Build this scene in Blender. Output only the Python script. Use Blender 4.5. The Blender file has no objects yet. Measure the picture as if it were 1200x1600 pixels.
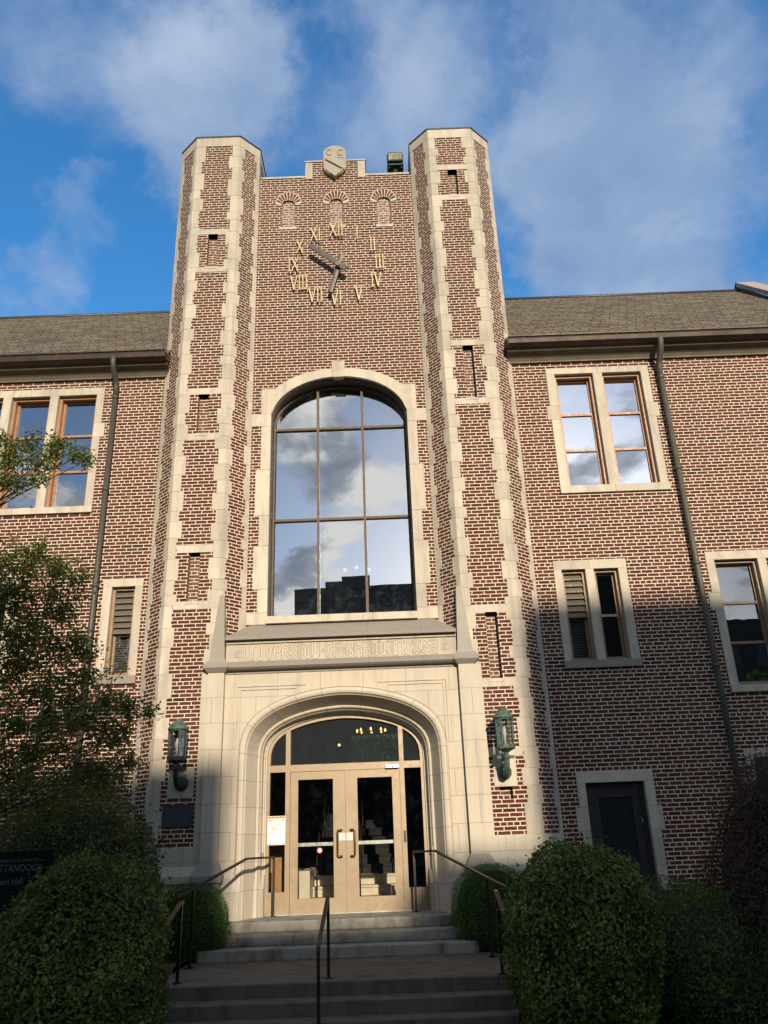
import bpy, math, random
import numpy as np
from mathutils import Vector, Matrix
from mathutils.geometry import tessellate_polygon
R = math.radians
sc = bpy.context.scene
col = sc.collection

# ------------------------------------------------------------------ camera
def setup_camera():
    f = 1248.0
    up = np.array([485 - 600, -2260 - 800, f]); up /= np.linalg.norm(up)
    z = np.array([0, 0, 1.0]); fw = z - up * z.dot(up); fw /= np.linalg.norm(fw)
    rt = np.cross(fw, up)
    if rt[0] < 0: rt = -rt
    Rm = np.stack([rt, fw, up], 1)              # world -> camera (x right, y down, z forward)
    M = np.eye(4)
    M[:3, 0] = Rm[0]; M[:3, 1] = -Rm[1]; M[:3, 2] = -Rm[2]
    M[:3, 3] = (0.84, -14.6, 1.12)
    cd = bpy.data.cameras.new('camera'); co = bpy.data.objects.new('camera', cd); col.objects.link(co)
    cd.sensor_fit = 'VERTICAL'; cd.sensor_height = 24; cd.lens = 24 * f / 1600
    cd.clip_start = .05; cd.clip_end = 3000
    co.matrix_world = Matrix([list(r) for r in M]); sc.camera = co
setup_camera()

# ------------------------------------------------------------------ light
SUN_EL, SUN_AZ = 18.0, 12.0          # azimuth measured from -Y (toward the viewer) to +X
sd = Vector((math.sin(R(SUN_AZ)) * math.cos(R(SUN_EL)), -math.cos(R(SUN_AZ)) * math.cos(R(SUN_EL)), math.sin(R(SUN_EL))))
sl = bpy.data.lights.new('sun', 'SUN'); sl.energy = 4.6; sl.angle = R(.55); sl.color = (1, .85, .65)
so = bpy.data.objects.new('sun', sl); col.objects.link(so)
so.rotation_euler = sd.to_track_quat('Z', 'Y').to_euler(); so.location = (10, -60, 40)
sc.view_settings.view_transform = 'Standard'; sc.view_settings.look = 'None'
sc.view_settings.exposure = 0.45; sc.view_settings.gamma = 1

class NT:
    def __init__(s, tree): s.t = tree; s.n = tree.nodes; s.l = tree.links
    def new(s, ty, **k):
        n = s.n.new(ty)
        for a, v in k.items(): setattr(n, a, v)
        return n
    def link(s, a, b): s.l.new(a, b)
    def val(s, sock, v):
        if isinstance(v, bpy.types.NodeSocket): s.l.new(v, sock)
        else: sock.default_value = v
    def math(s, op, a, b=0.0, c=0.0, clamp=False):
        n = s.new('ShaderNodeMath', operation=op, use_clamp=clamp)
        for i, v in enumerate((a, b, c)): s.val(n.inputs[i], v)
        return n.outputs[0]
    def vmath(s, op, a, b=(0, 0, 0)):
        n = s.new('ShaderNodeVectorMath', operation=op)
        s.val(n.inputs[0], a); s.val(n.inputs[1], b)
        return n.outputs['Value'] if op in ('DOT_PRODUCT', 'LENGTH') else n.outputs[0]
    def noise(s, vec, scale, detail=4, rough=.55, dist=0, out='Fac', lac=2.0):
        n = s.new('ShaderNodeTexNoise'); s.link(vec, n.inputs['Vector'])
        n.inputs['Scale'].default_value = scale; n.inputs['Detail'].default_value = detail
        n.inputs['Roughness'].default_value = rough; n.inputs['Distortion'].default_value = dist
        n.inputs['Lacunarity'].default_value = lac
        return n.outputs[out]
    def ramp(s, fac, stops, interp='LINEAR'):
        n = s.new('ShaderNodeValToRGB'); s.val(n.inputs[0], fac); cr = n.color_ramp; cr.interpolation = interp
        while len(cr.elements) < len(stops): cr.elements.new(.5)
        for e, (p, c) in zip(cr.elements, stops):
            e.position = p; e.color = tuple(c) + (1,) if len(c) == 3 else c
        return n.outputs[0]
    def mix(s, fac, a, b, blend='MIX'):
        n = s.new('ShaderNodeMix', data_type='RGBA', blend_type=blend); n.clamp_factor = True
        s.val(n.inputs[0], fac)
        for i, v in ((6, a), (7, b)):
            if isinstance(v, (tuple, list)) and len(v) == 3: v = tuple(v) + (1,)
            s.val(n.inputs[i], v)
        return n.outputs[2]
    def maprange(s, v, a, b, c=0., d=1., smooth=False):
        n = s.new('ShaderNodeMapRange'); n.clamp = True
        if smooth: n.interpolation_type = 'SMOOTHSTEP'
        s.val(n.inputs[0], v)
        for i, x in enumerate((a, b, c, d)): n.inputs[i + 1].default_value = x
        return n.outputs[0]

def setup_world():
    w = bpy.data.worlds.new('World'); sc.world = w; w.use_nodes = True
    t = NT(w.node_tree); t.n.clear()
    out = t.new('ShaderNodeOutputWorld')
    sky = t.new('ShaderNodeTexSky', sky_type='NISHITA')
    sky.sun_disc = False; sky.sun_elevation = R(SUN_EL); sky.sun_rotation = R(180 - SUN_AZ)
    sky.air_density = 1.0; sky.dust_density = .6; sky.ozone_density = 2.2; sky.altitude = 200
    tc = t.new('ShaderNodeTexCoord'); d = t.vmath('NORMALIZE', tc.outputs['Generated'])
    sp = t.new('ShaderNodeSeparateXYZ'); t.link(d, sp.inputs[0])
    x, y, z = sp.outputs
    k = t.math('DIVIDE', 1.0, t.math('ADD', t.math('MAXIMUM', z, .02), .22))
    cmb = t.new('ShaderNodeCombineXYZ'); t.link(t.math('MULTIPLY', x, k), cmb.inputs[0]); t.link(t.math('MULTIPLY', y, k), cmb.inputs[1])
    p = cmb.outputs[0]
    n1 = t.noise(p, 2.0, 10, .62, .3); n2 = t.noise(t.vmath('ADD', p, (7.3, 2.1, 0)), 3.6, 7, .55, .2)
    back = t.math('GREATER_THAN', y, 0.0)
    # broad soft cloud banks on the side the camera looks at
    wn = t.vmath('SUBTRACT', t.noise(d, 5.5, 6, .6, out='Color'), (.5, .5, .5))
    dw = t.vmath('NORMALIZE', t.vmath('ADD', d, t.vmath('MULTIPLY', wn, (.30, .30, .30))))
    acc = None
    for (cx, cy, cz), r0, r1, a in CLOUDS:
        dt = t.vmath('DOT_PRODUCT', dw, (cx, cy, cz))
        m = t.maprange(dt, math.cos(R(r1)), math.cos(R(r0)), 0, a, True)
        acc = m if acc is None else t.math('ADD', acc, m)
    cov = t.math('ADD', t.math('MULTIPLY', t.math('SUBTRACT', n1, .5), 3.3), acc)
    mask_f = t.maprange(cov, .02, 1.05, 0, .86, True)
    # crisper cumulus on the sunny side (seen in the window glass)
    n3 = t.noise(t.vmath('ADD', p, (3.1, 4.2, 1.0)), 3.1, 9, .53, .35)
    mask_b = t.maprange(n3, .485, .575, 0, .95, True)
    mx = t.new('ShaderNodeMix', data_type='FLOAT'); t.link(back, mx.inputs[0]); t.link(mask_b, mx.inputs[2]); t.link(mask_f, mx.inputs[3])
    cf = t.ramp(n2, [(.3, (.22, .325, .54)), (.5, (.31, .42, .62)), (.72, (.52, .61, .77))])
    n4 = t.noise(t.vmath('ADD', p, (1.1, 8.2, 0)), 4.2, 8, .55, .3)
    cb = t.ramp(n4, [(.38, (.36, .41, .49)), (.48, (.55, .60, .66)), (.58, (1.4, 1.36, 1.26))])
    cc = t.mix(back, cb, cf)
    bg1 = t.new('ShaderNodeBackground'); bg1.inputs[1].default_value = .10
    hs = t.new('ShaderNodeHueSaturation'); t.link(t.maprange(y, -.35, .35, 1.1, 1.32), hs.inputs['Saturation']); t.link(t.maprange(y, -.1, .45, 1.15, 1.75), hs.inputs['Value']); hs.inputs['Hue'].default_value = .500
    t.link(sky.outputs[0], hs.inputs['Color']); t.link(hs.outputs[0], bg1.inputs[0])
    bg2 = t.new('ShaderNodeBackground'); t.link(cc, bg2.inputs[0]); bg2.inputs[1].default_value = .74
    ms = t.new('ShaderNodeMixShader'); t.link(mx.outputs[0], ms.inputs[0]); t.link(bg1.outputs[0], ms.inputs[1]); t.link(bg2.outputs[0], ms.inputs[2])
    t.link(ms.outputs[0], out.inputs[0])
# cloud banks: direction, inner radius, outer radius (degrees), weight
CLOUDS = [((-.262, .60, .756), 1, 11, .62), ((-.17, .628, .759), 1, 8, .55), ((-.008, .604, .797), 1, 10, .50), ((.031, .652, .758), 1, 7, .34),
          ((.212, .637, .741), 2, 11, .60), ((.347, .665, .662), 3, 14, .75), ((.183, .725, .664), 1, 7, .32), ((.303, .737, .604), 2, 9, .50),
          ((-.355, .684, .637), (0), 4.5, 1.05), ((-.402, .727, .557), 1, 4, .55), ((-.354, .641, .681), 1, 6, -.30), ((-.283, .742, .608), 1, 9, -.60),
          ((-.053, .635, .771), 0, 5, -.40), ((.283, .582, .762), 0, 5, -.35), ((.10, .62, .78), 0, 5, -.3)]
setup_world()

# ------------------------------------------------------------------ materials
def newmat(name):
    m = bpy.data.materials.new(name); m.use_nodes = True; t = NT(m.node_tree); t.n.clear()
    out = t.new('ShaderNodeOutputMaterial'); b = t.new('ShaderNodeBsdfPrincipled'); t.link(b.outputs[0], out.inputs[0])
    return m, t, b, out
def objco(t): return t.new('ShaderNodeTexCoord').outputs['Object']
def uvco(t): return t.new('ShaderNodeTexCoord').outputs['UV']
def bump(t, b, h, strength=.5, dist=.01):
    n = t.new('ShaderNodeBump'); n.inputs['Strength'].default_value = strength; n.inputs['Distance'].default_value = dist
    t.link(h, n.inputs['Height']); t.link(n.outputs[0], b.inputs['Normal'])

def brick_mat(name, pale=0.0, dark=.9, header=6):
    m, t, b, out = newmat(name)
    uv = uvco(t)
    wob = t.noise(uv, 22, 2, .5, out='Color')
    off = t.vmath('MULTIPLY', t.vmath('SUBTRACT', wob, (.5, .5, .5)), (.012, .012, 0))
    vec = t.vmath('ADD', uv, off)
    br = t.new('ShaderNodeTexBrick'); t.link(vec, br.inputs['Vector'])
    br.offset = .5; br.offset_frequency = 2; br.squash = .5; br.squash_frequency = header
    br.inputs['Scale'].default_value = 1; br.inputs['Mortar Size'].default_value = .0083; br.inputs['Mortar Smooth'].default_value = .15
    br.inputs['Brick Width'].default_value = .215; br.inputs['Row Height'].default_value = .068; br.inputs['Bias'].default_value = 0
    br.inputs['Color1'].default_value = (0, 0, 0, 1); br.inputs['Color2'].default_value = (1, 1, 1, 1); br.inputs['Mortar'].default_value = (0, 0, 0, 1)
    g = dark
    c = t.ramp(br.outputs['Color'], [(0, (.028 * g, .013 * g, .010 * g)), (.06, (.052 * g, .0165 * g, .0115 * g)), (.22, (.078 * g, .0205 * g, .0128 * g)), (.62, (.102 * g, .0255 * g, .0150 * g)), (.9, (.092 * g, .027 * g, .0175 * g)), (1, (.128 * g, .040 * g, .025 * g))])
    fine = t.noise(uv, 70, 3, .6); c = t.mix(t.math('MULTIPLY', fine, .35), c, t.mix(.5, c, (.03, .013, .010)))
    blot = t.noise(objco(t), .9, 4, .6); c = t.mix(t.maprange(blot, .45, .8, 0, .35), c, t.mix(.5, c, (.07, .035, .03)))
    mort = t.mix(t.noise(objco(t), 1.3, 5, .6), (.50, .43, .335), (.65, .575, .465))
    mort = t.mix(t.maprange(t.noise(uv, 45, 3), .5, .8, 0, .35), mort, (.36, .30, .24))
    c = t.mix(br.outputs['Fac'], c, mort)
    ob = t.new('ShaderNodeSeparateXYZ'); t.link(objco(t), ob.inputs[0])
    soot = t.noise(t.vmath('MULTIPLY', objco(t), (2.6, 2.6, .35)), 1.0, 6, .66)
    hi = t.maprange(ob.outputs[2], 8.0, 15.0, 0, .30)
    c = t.mix(t.math('ADD', t.maprange(soot, .52, .76, 0, .34), hi, clamp=True), c, t.mix(.72, c, (.06, .045, .035)))
    if pale: c = t.mix(t.maprange(t.noise(uv, 8, 4, .6), .35, .62, 0, pale), c, (.50, .44, .37))
    t.link(c, b.inputs['Base Color']); b.inputs['Roughness'].default_value = .88; b.inputs['Specular IOR Level'].default_value = .25
    h = t.math('ADD', t.math('MULTIPLY', br.outputs['Fac'], -.7), t.math('MULTIPLY', fine, .35))
    bump(t, b, h, .55, .008)
    return m

def stone_mat(name, base=(.53, .475, .385), grey=.5, joint=None, sx=1.0, streak=.5):
    m, t, b, out = newmat(name)
    o = objco(t); uv = uvco(t)
    var = t.new('ShaderNodeAttribute', attribute_name='var').outputs['Fac']
    c = t.mix(t.noise(o, 3.2, 5, .6), tuple(x * .86 for x in base), tuple(min(1, x * 1.1) for x in base))
    c = t.mix(t.math('MULTIPLY', var, .75), c, tuple(x * y_ for x, y_ in zip(base, (.70, .69, .68))))
    st = t.noise(t.vmath('MULTIPLY', o, (6, 6, .55)), 1.0, 5, .62)
    c = t.mix(t.maprange(st, .49, .72, 0, streak), c, (.23, .21, .18))
    pt = t.noise(t.vmath('MULTIPLY', o, (1.6, 1.6, .7)), 1.5, 6, .68); c = t.mix(t.maprange(pt, .48, .66, 0, grey), c, (.24, .228, .205))
    sp = t.noise(o, 38, 3, .6); c = t.mix(t.maprange(sp, .58, .75, 0, .25), c, (.30, .26, .20))
    oz = t.new('ShaderNodeSeparateXYZ'); t.link(o, oz.inputs[0])
    c = t.mix(t.maprange(oz.outputs[2], 6.5, 15.5, 0, .42), c, t.mix(.7, c, (.22, .205, .175)))
    h = t.noise(o, 55, 4, .6)
    if joint:
        br = t.new('ShaderNodeTexBrick'); t.link(uv, br.inputs['Vector']); br.offset = .5; br.squash = 1
        br.inputs['Scale'].default_value = 1; br.inputs['Mortar Size'].default_value = .0042; br.inputs['Mortar Smooth'].default_value = .3
        br.inputs['Brick Width'].default_value = joint[0]; br.inputs['Row Height'].default_value = joint[1]
        br.inputs['Color1'].default_value = (0, 0, 0, 1); br.inputs['Color2'].default_value = (1, 1, 1, 1)
        c = t.mix(t.math('MULTIPLY', br.outputs['Color'], .16), c, tuple(x * .62 for x in base))
        c = t.mix(t.math('MULTIPLY', br.outputs['Fac'], .85), c, (.17, .14, .105))
        h = t.math('ADD', t.math('MULTIPLY', br.outputs['Fac'], -.6), t.math('MULTIPLY', h, .4))
    t.link(c, b.inputs['Base Color']); b.inputs['Roughness'].default_value = .82; b.inputs['Specular IOR Level'].default_value = .3
    bump(t, b, h, .28, .006)
    return m

def simple_mat(name, c, rough=.5, metal=0., var=.25, scale=9, c2=None, bumps=.1, spec=.5):
    m, t, b, out = newmat(name); o = objco(t)
    n = t.noise(o, scale, 5, .6)
    cc = t.mix(t.maprange(n, .35, .7), c, c2 if c2 else tuple(x * (1 - var) for x in c))
    t.link(cc, b.inputs['Base Color']); b.inputs['Metallic'].default_value = metal; b.inputs['Specular IOR Level'].default_value = spec
    t.link(t.maprange(t.noise(o, scale * 2.3, 3), .3, .7, max(.02, rough - .1), min(1, rough + .1)), b.inputs['Roughness'])
    if bumps: bump(t, b, t.noise(o, scale * 6, 3), bumps, .004)
    return m

def glass_mat(name, refl=.5, tint=(.55, .6, .6), wob=.02, scale=1.2, dirt=.0, haze=.0):
    m, t, b, out = newmat(name); t.n.remove(b)
    gl = t.new('ShaderNodeBsdfGlossy'); gl.inputs['Roughness'].default_value = .0; gl.inputs['Color'].default_value = (.93, .96, 1, 1)
    bm = t.new('ShaderNodeBump'); bm.inputs['Strength'].default_value = wob; bm.inputs['Distance'].default_value = .05
    o = objco(t); t.link(t.noise(o, scale, 2, .4), bm.inputs['Height']); t.link(bm.outputs[0], gl.inputs['Normal'])
    tr = t.new('ShaderNodeBsdfTransparent'); tr.inputs[0].default_value = tint + (1,)
    fr = t.new('ShaderNodeFresnel'); fr.inputs[0].default_value = 1.5
    f = t.math('ADD', t.math('MULTIPLY', fr.outputs[0], .8), refl - .03, clamp=True)
    ms = t.new('ShaderNodeMixShader'); t.link(f, ms.inputs[0]); t.link(tr.outputs[0], ms.inputs[1]); t.link(gl.outputs[0], ms.inputs[2])
    last = ms.outputs[0]
    if dirt:
        df = t.new('ShaderNodeBsdfDiffuse'); df.inputs[0].default_value = (.26, .32, .35, 1)
        m2 = t.new('ShaderNodeMixShader')
        t.link(t.maprange(t.noise(o, 5, 7, .7, .8), .5, .8, haze, haze + dirt), m2.inputs[0]); t.link(last, m2.inputs[1]); t.link(df.outputs[0], m2.inputs[2]); last = m2.outputs[0]
    t.link(last, out.inputs[0])
    return m

def leaf_mat(name, cols, trans=.25, rough=.5, spec=.35):
    m, t, b, out = newmat(name)
    var = t.new('ShaderNodeAttribute', attribute_name='var').outputs['Fac']
    c = t.ramp(var, [(i / (len(cols) - 1), x) for i, x in enumerate(cols)])
    t.link(c, b.inputs['Base Color']); b.inputs['Roughness'].default_value = rough; b.inputs['Specular IOR Level'].default_value = spec
    tl = t.new('ShaderNodeBsdfTranslucent'); t.link(t.mix(.5, c, (.12, .16, .02), 'ADD'), tl.inputs[0])
    ms = t.new('ShaderNodeMixShader'); ms.inputs[0].default_value = trans
    t.link(b.outputs[0], ms.inputs[1]); t.link(tl.outputs[0], ms.inputs[2]); t.link(ms.outputs[0], out.inputs[0])
    return m

def emit_mat(name, c, s):
    m, t, b, out = newmat(name); t.n.remove(b)
    e = t.new('ShaderNodeEmission'); e.inputs[0].default_value = c + (1,); e.inputs[1].default_value = s; t.link(e.outputs[0], out.inputs[0]); return m

def shingle_mat():
    m, t, b, out = newmat('asphalt_shingles'); uv = uvco(t)
    br = t.new('ShaderNodeTexBrick'); t.link(uv, br.inputs['Vector']); br.offset = .5; br.squash = .6; br.squash_frequency = 3
    br.inputs['Scale'].default_value = 1; br.inputs['Mortar Size'].default_value = .014; br.inputs['Mortar Smooth'].default_value = .2
    br.inputs['Brick Width'].default_value = .34; br.inputs['Row Height'].default_value = .115
    br.inputs['Color1'].default_value = (0, 0, 0, 1); br.inputs['Color2'].default_value = (1, 1, 1, 1)
    c = t.ramp(br.outputs['Color'], [(0, (.095, .079, .057)), (.5, (.145, .122, .089)), (1, (.205, .175, .130))])
    o = objco(t)
    c = t.mix(t.maprange(t.noise(o, .55, 5, .65), .5, .75, 0, .55), c, (.055, .05, .045))
    c = t.mix(t.math('MULTIPLY', br.outputs['Fac'], .95), c, (.02, .018, .014))
    c = t.mix(t.math('MULTIPLY', t.noise(o, 60, 3), .3), c, (.06, .05, .038))
    t.link(c, b.inputs['Base Color']); b.inputs['Roughness'].default_value = .95; b.inputs['Specular IOR Level'].default_value = .15
    bump(t, b, t.math('ADD', t.math('MULTIPLY', br.outputs['Fac'], -1), t.math('MULTIPLY', br.outputs['Color'], .6)), .8, .02)
    return m

def ground_mat(name, c1, c2, scale=2.0, speck=None, joint=None, stain=None):
    m, t, b, out = newmat(name); o = objco(t)
    c = t.mix(t.noise(o, scale, 6, .65), c1, c2)
    if speck: c = t.mix(t.maprange(t.noise(o, 120, 2, .6), .5, .7, 0, .7), c, speck)
    if stain: c = t.mix(t.maprange(t.noise(t.vmath('MULTIPLY', o, (3, 3, 1.2)), 1.2, 6, .7), .46, .7, 0, .75), c, stain)
    t.link(c, b.inputs['Base Color']); b.inputs['Roughness'].default_value = .92; b.inputs['Specular IOR Level'].default_value = .2
    bump(t, b, t.noise(o, 90, 4, .7), .5, .008)
    return m

M = dict(
    brick=brick_mat('red_brick'), brick_pale=brick_mat('limewashed_brick', .38), brick_plain=brick_mat('stretcher_brick', .12, 1.05),
    stone=stone_mat('cut_limestone'), ashlar=stone_mat('ashlar_limestone', grey=.16, joint=(.74, .43), streak=.42),
    arch=stone_mat('arch_limestone', (.55, .49, .395), grey=.12, joint=(60, .415), streak=.15),
    dirty=stone_mat('weathered_limestone', (.29, .265, .225), grey=.75, streak=.7, joint=(.95, 40)), spire=stone_mat('pinnacle_limestone', (.34, .31, .26), grey=.6, streak=.6),
    groove=simple_mat('grooved_stone', (.26, .215, .15), .9, var=.2),
    joint=simple_mat('lime_mortar', (.27, .235, .18), .95, var=.2),
    lead=simple_mat('lead_capping', (.055, .055, .058), .5, .4, .3), shingle=shingle_mat(),
    gutter=simple_mat('brown_copper_gutter', (.062, .043, .032), .5, .4, .4, 3, (.035, .026, .02)),
    soffit=simple_mat('soffit_board', (.115, .095, .068), .7, 0, .3, 4),
    copper=simple_mat('aged_copper', (.085, .068, .05), .6, .3, .3, 5, (.085, .105, .085)),
    copper_dark=simple_mat('brown_copper', (.075, .06, .045), .55, .3, .3, 6, (.06, .07, .055)),
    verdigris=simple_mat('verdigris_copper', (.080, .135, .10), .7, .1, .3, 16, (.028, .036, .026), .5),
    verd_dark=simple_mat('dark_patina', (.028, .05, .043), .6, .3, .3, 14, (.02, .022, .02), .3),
    wood=simple_mat('brown_sash_wood', (.33, .165, .075), .5, 0, .25, 7, (.25, .12, .055)),
    wood_dull=simple_mat('weathered_sash_wood', (.27, .18, .105), .6, 0, .25, 7, (.19, .125, .075)),
    louver=simple_mat('taupe_louver', (.115, .097, .072), .6, 0, .2, 8),
    blind=simple_mat('brown_blind', (.13, .11, .085), .6, 0, .2, 8),
    bronze=simple_mat('tan_anodised_frame', (.28, .212, .138), .45, .25, .15, 5),
    bronze_big=simple_mat('brown_window_frame', (.12, .085, .06), .65, 0, .25, 5, spec=.25),
    handle=simple_mat('dark_bronze_handle', (.16, .10, .05), .3, .8, .2), steel=simple_mat('brushed_steel', (.42, .42, .40), .4, .85, .2),
    black=simple_mat('black_painted_steel', (.012, .011, .010), .42, .3, .2, 20), worn=simple_mat('worn_rail_top', (.055, .045, .033), .38, .5, .3, 20),
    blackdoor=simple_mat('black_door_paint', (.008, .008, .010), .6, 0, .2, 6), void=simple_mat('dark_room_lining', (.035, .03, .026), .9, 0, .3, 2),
    lobby=simple_mat('lobby_plaster', (.11, .09, .07), .9, 0, .2, 2), terrazzo=simple_mat('pale_stair_stone', (.62, .54, .41), .7, 0, .2, 8),  # lobby plaster: the unlit room's dimness is put into its brown
    orange=simple_mat('varnished_oak', (.40, .19, .05), .5, 0, .35, 6, (.28, .12, .03)),
    gold=simple_mat('gilded_metal', (.43, .36, .21), .45, .3, .15, 12), hand=simple_mat('grey_hand_metal', (.125, .105, .09), .45, .3, .25, 10),
    plaque=simple_mat('blue_grey_bronze', (.055, .065, .08), .5, .5, .4, 30, (.035, .04, .05), .4),
    white=simple_mat('white_paper', (.80, .79, .76), .7, 0, .04), red=simple_mat('red_ink', (.62, .10, .08), .7), navy=simple_mat('navy_ink', (.06, .09, .17), .7),
    amber=simple_mat('orange_ink', (.75, .42, .12), .7), ink=simple_mat('black_ink', (.03, .03, .03), .7), pink=simple_mat('magenta_ink', (.45, .06, .16), .7),
    sign=simple_mat('black_sign_panel', (.005, .005, .006), .7, spec=.15), signtext=simple_mat('pale_sign_lettering', (.13, .13, .14), .7),
    conc=ground_mat('step_concrete', (.24, .222, .188), (.35, .325, .275), 2.5, (.13, .115, .095), stain=(.045, .042, .038)),
    pebble=ground_mat('exposed_aggregate', (.090, .077, .062), (.135, .116, .094), 3, (.21, .185, .15), stain=(.045, .038, .032)),
    mulch=ground_mat('bark_mulch', (.045, .028, .018), (.08, .05, .03), 8, (.02, .012, .008)), lawn=ground_mat('lawn', (.035, .055, .018), (.06, .08, .03), 4),
    bark=simple_mat('grey_bark', (.075, .06, .048), .9, 0, .4, 18, None, .6),
    box_leaf=leaf_mat('boxwood_leaf', [(.026, .046, .009), (.080, .125, .020), (.18, .235, .052)], .18, .45, .32),
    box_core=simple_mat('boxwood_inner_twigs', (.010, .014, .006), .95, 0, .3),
    yew_leaf=leaf_mat('yew_leaf', [(.026, .066, .010), (.065, .15, .018), (.11, .22, .03)], .2, .5),
    juniper_leaf=leaf_mat('juniper_leaf', [(.026, .055, .012), (.06, .115, .02), (.10, .165, .036)], .2, .55),
    dog_leaf=leaf_mat('dogwood_leaf', [(.045, .07, .014), (.10, .135, .028), (.165, .19, .042), (.20, .16, .035)], .35, .5),
    holly_leaf=leaf_mat('holly_leaf', [(.02, .034, .009), (.05, .07, .016), (.11, .115, .028)], .2, .45),
    maple_leaf=leaf_mat('maple_leaf', [(.016, .009, .010), (.034, .015, .015), (.062, .024, .020)], .22, .55),
    glass_big=glass_mat('mirror_window_glass', .50, (.5, .55, .55), .02, .9, .10), glass=glass_mat('window_glass', .40, (.6, .64, .64), .035, 1.7),
    glass_dim=glass_mat('blinded_window_glass', .12, (.75, .78, .78), .035, 1.7),
    glass_mid=glass_mat('plain_window_glass', .20, (.7, .73, .73), .035, 1.7),
    glass_bright=glass_mat('coated_window_glass', .70, (.5, .55, .55), .02, 1.5),
    glass_door=glass_mat('door_glass', .07, (.86, .88, .87), .01, 1.5, .02), glass_tr=glass_mat('transom_glass', .16, (.72, .76, .77), .02, 1.5, .03, .055), glass_lamp=glass_mat('lantern_glass', .12, (.8, .82, .8), .03, 8, .35),
    bulb=simple_mat('frosted_bulb', (.75, .72, .65), .4), globe=emit_mat('lit_globe', (1, .93, .8), .7), filament=emit_mat('lit_candle_bulb', (1, .55, .16), 3.0),
    far_brick=simple_mat('shaded_far_brick', (.10, .06, .05), .9, 0, .3, .8), far_glass=simple_mat('far_window_glass', (.02, .022, .025), .15),
    stair_shade=simple_mat('shaded_stair_dark', (.022, .02, .019), .95, 0, .3, 6),  # upper stair: shade on the flight put into the colour
    reveal_shade=simple_mat('painted_reveal_shade', (.035, .026, .02), .6, .2, .3, 6),  # near-black colour stands in for shade in the window reveal
    lens=simple_mat('floodlight_lens', (.30, .30, .22), .15, 0, .5, 14, (.06, .065, .05)), reader=simple_mat('card_reader', (.02, .02, .02), .4),
)

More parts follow.
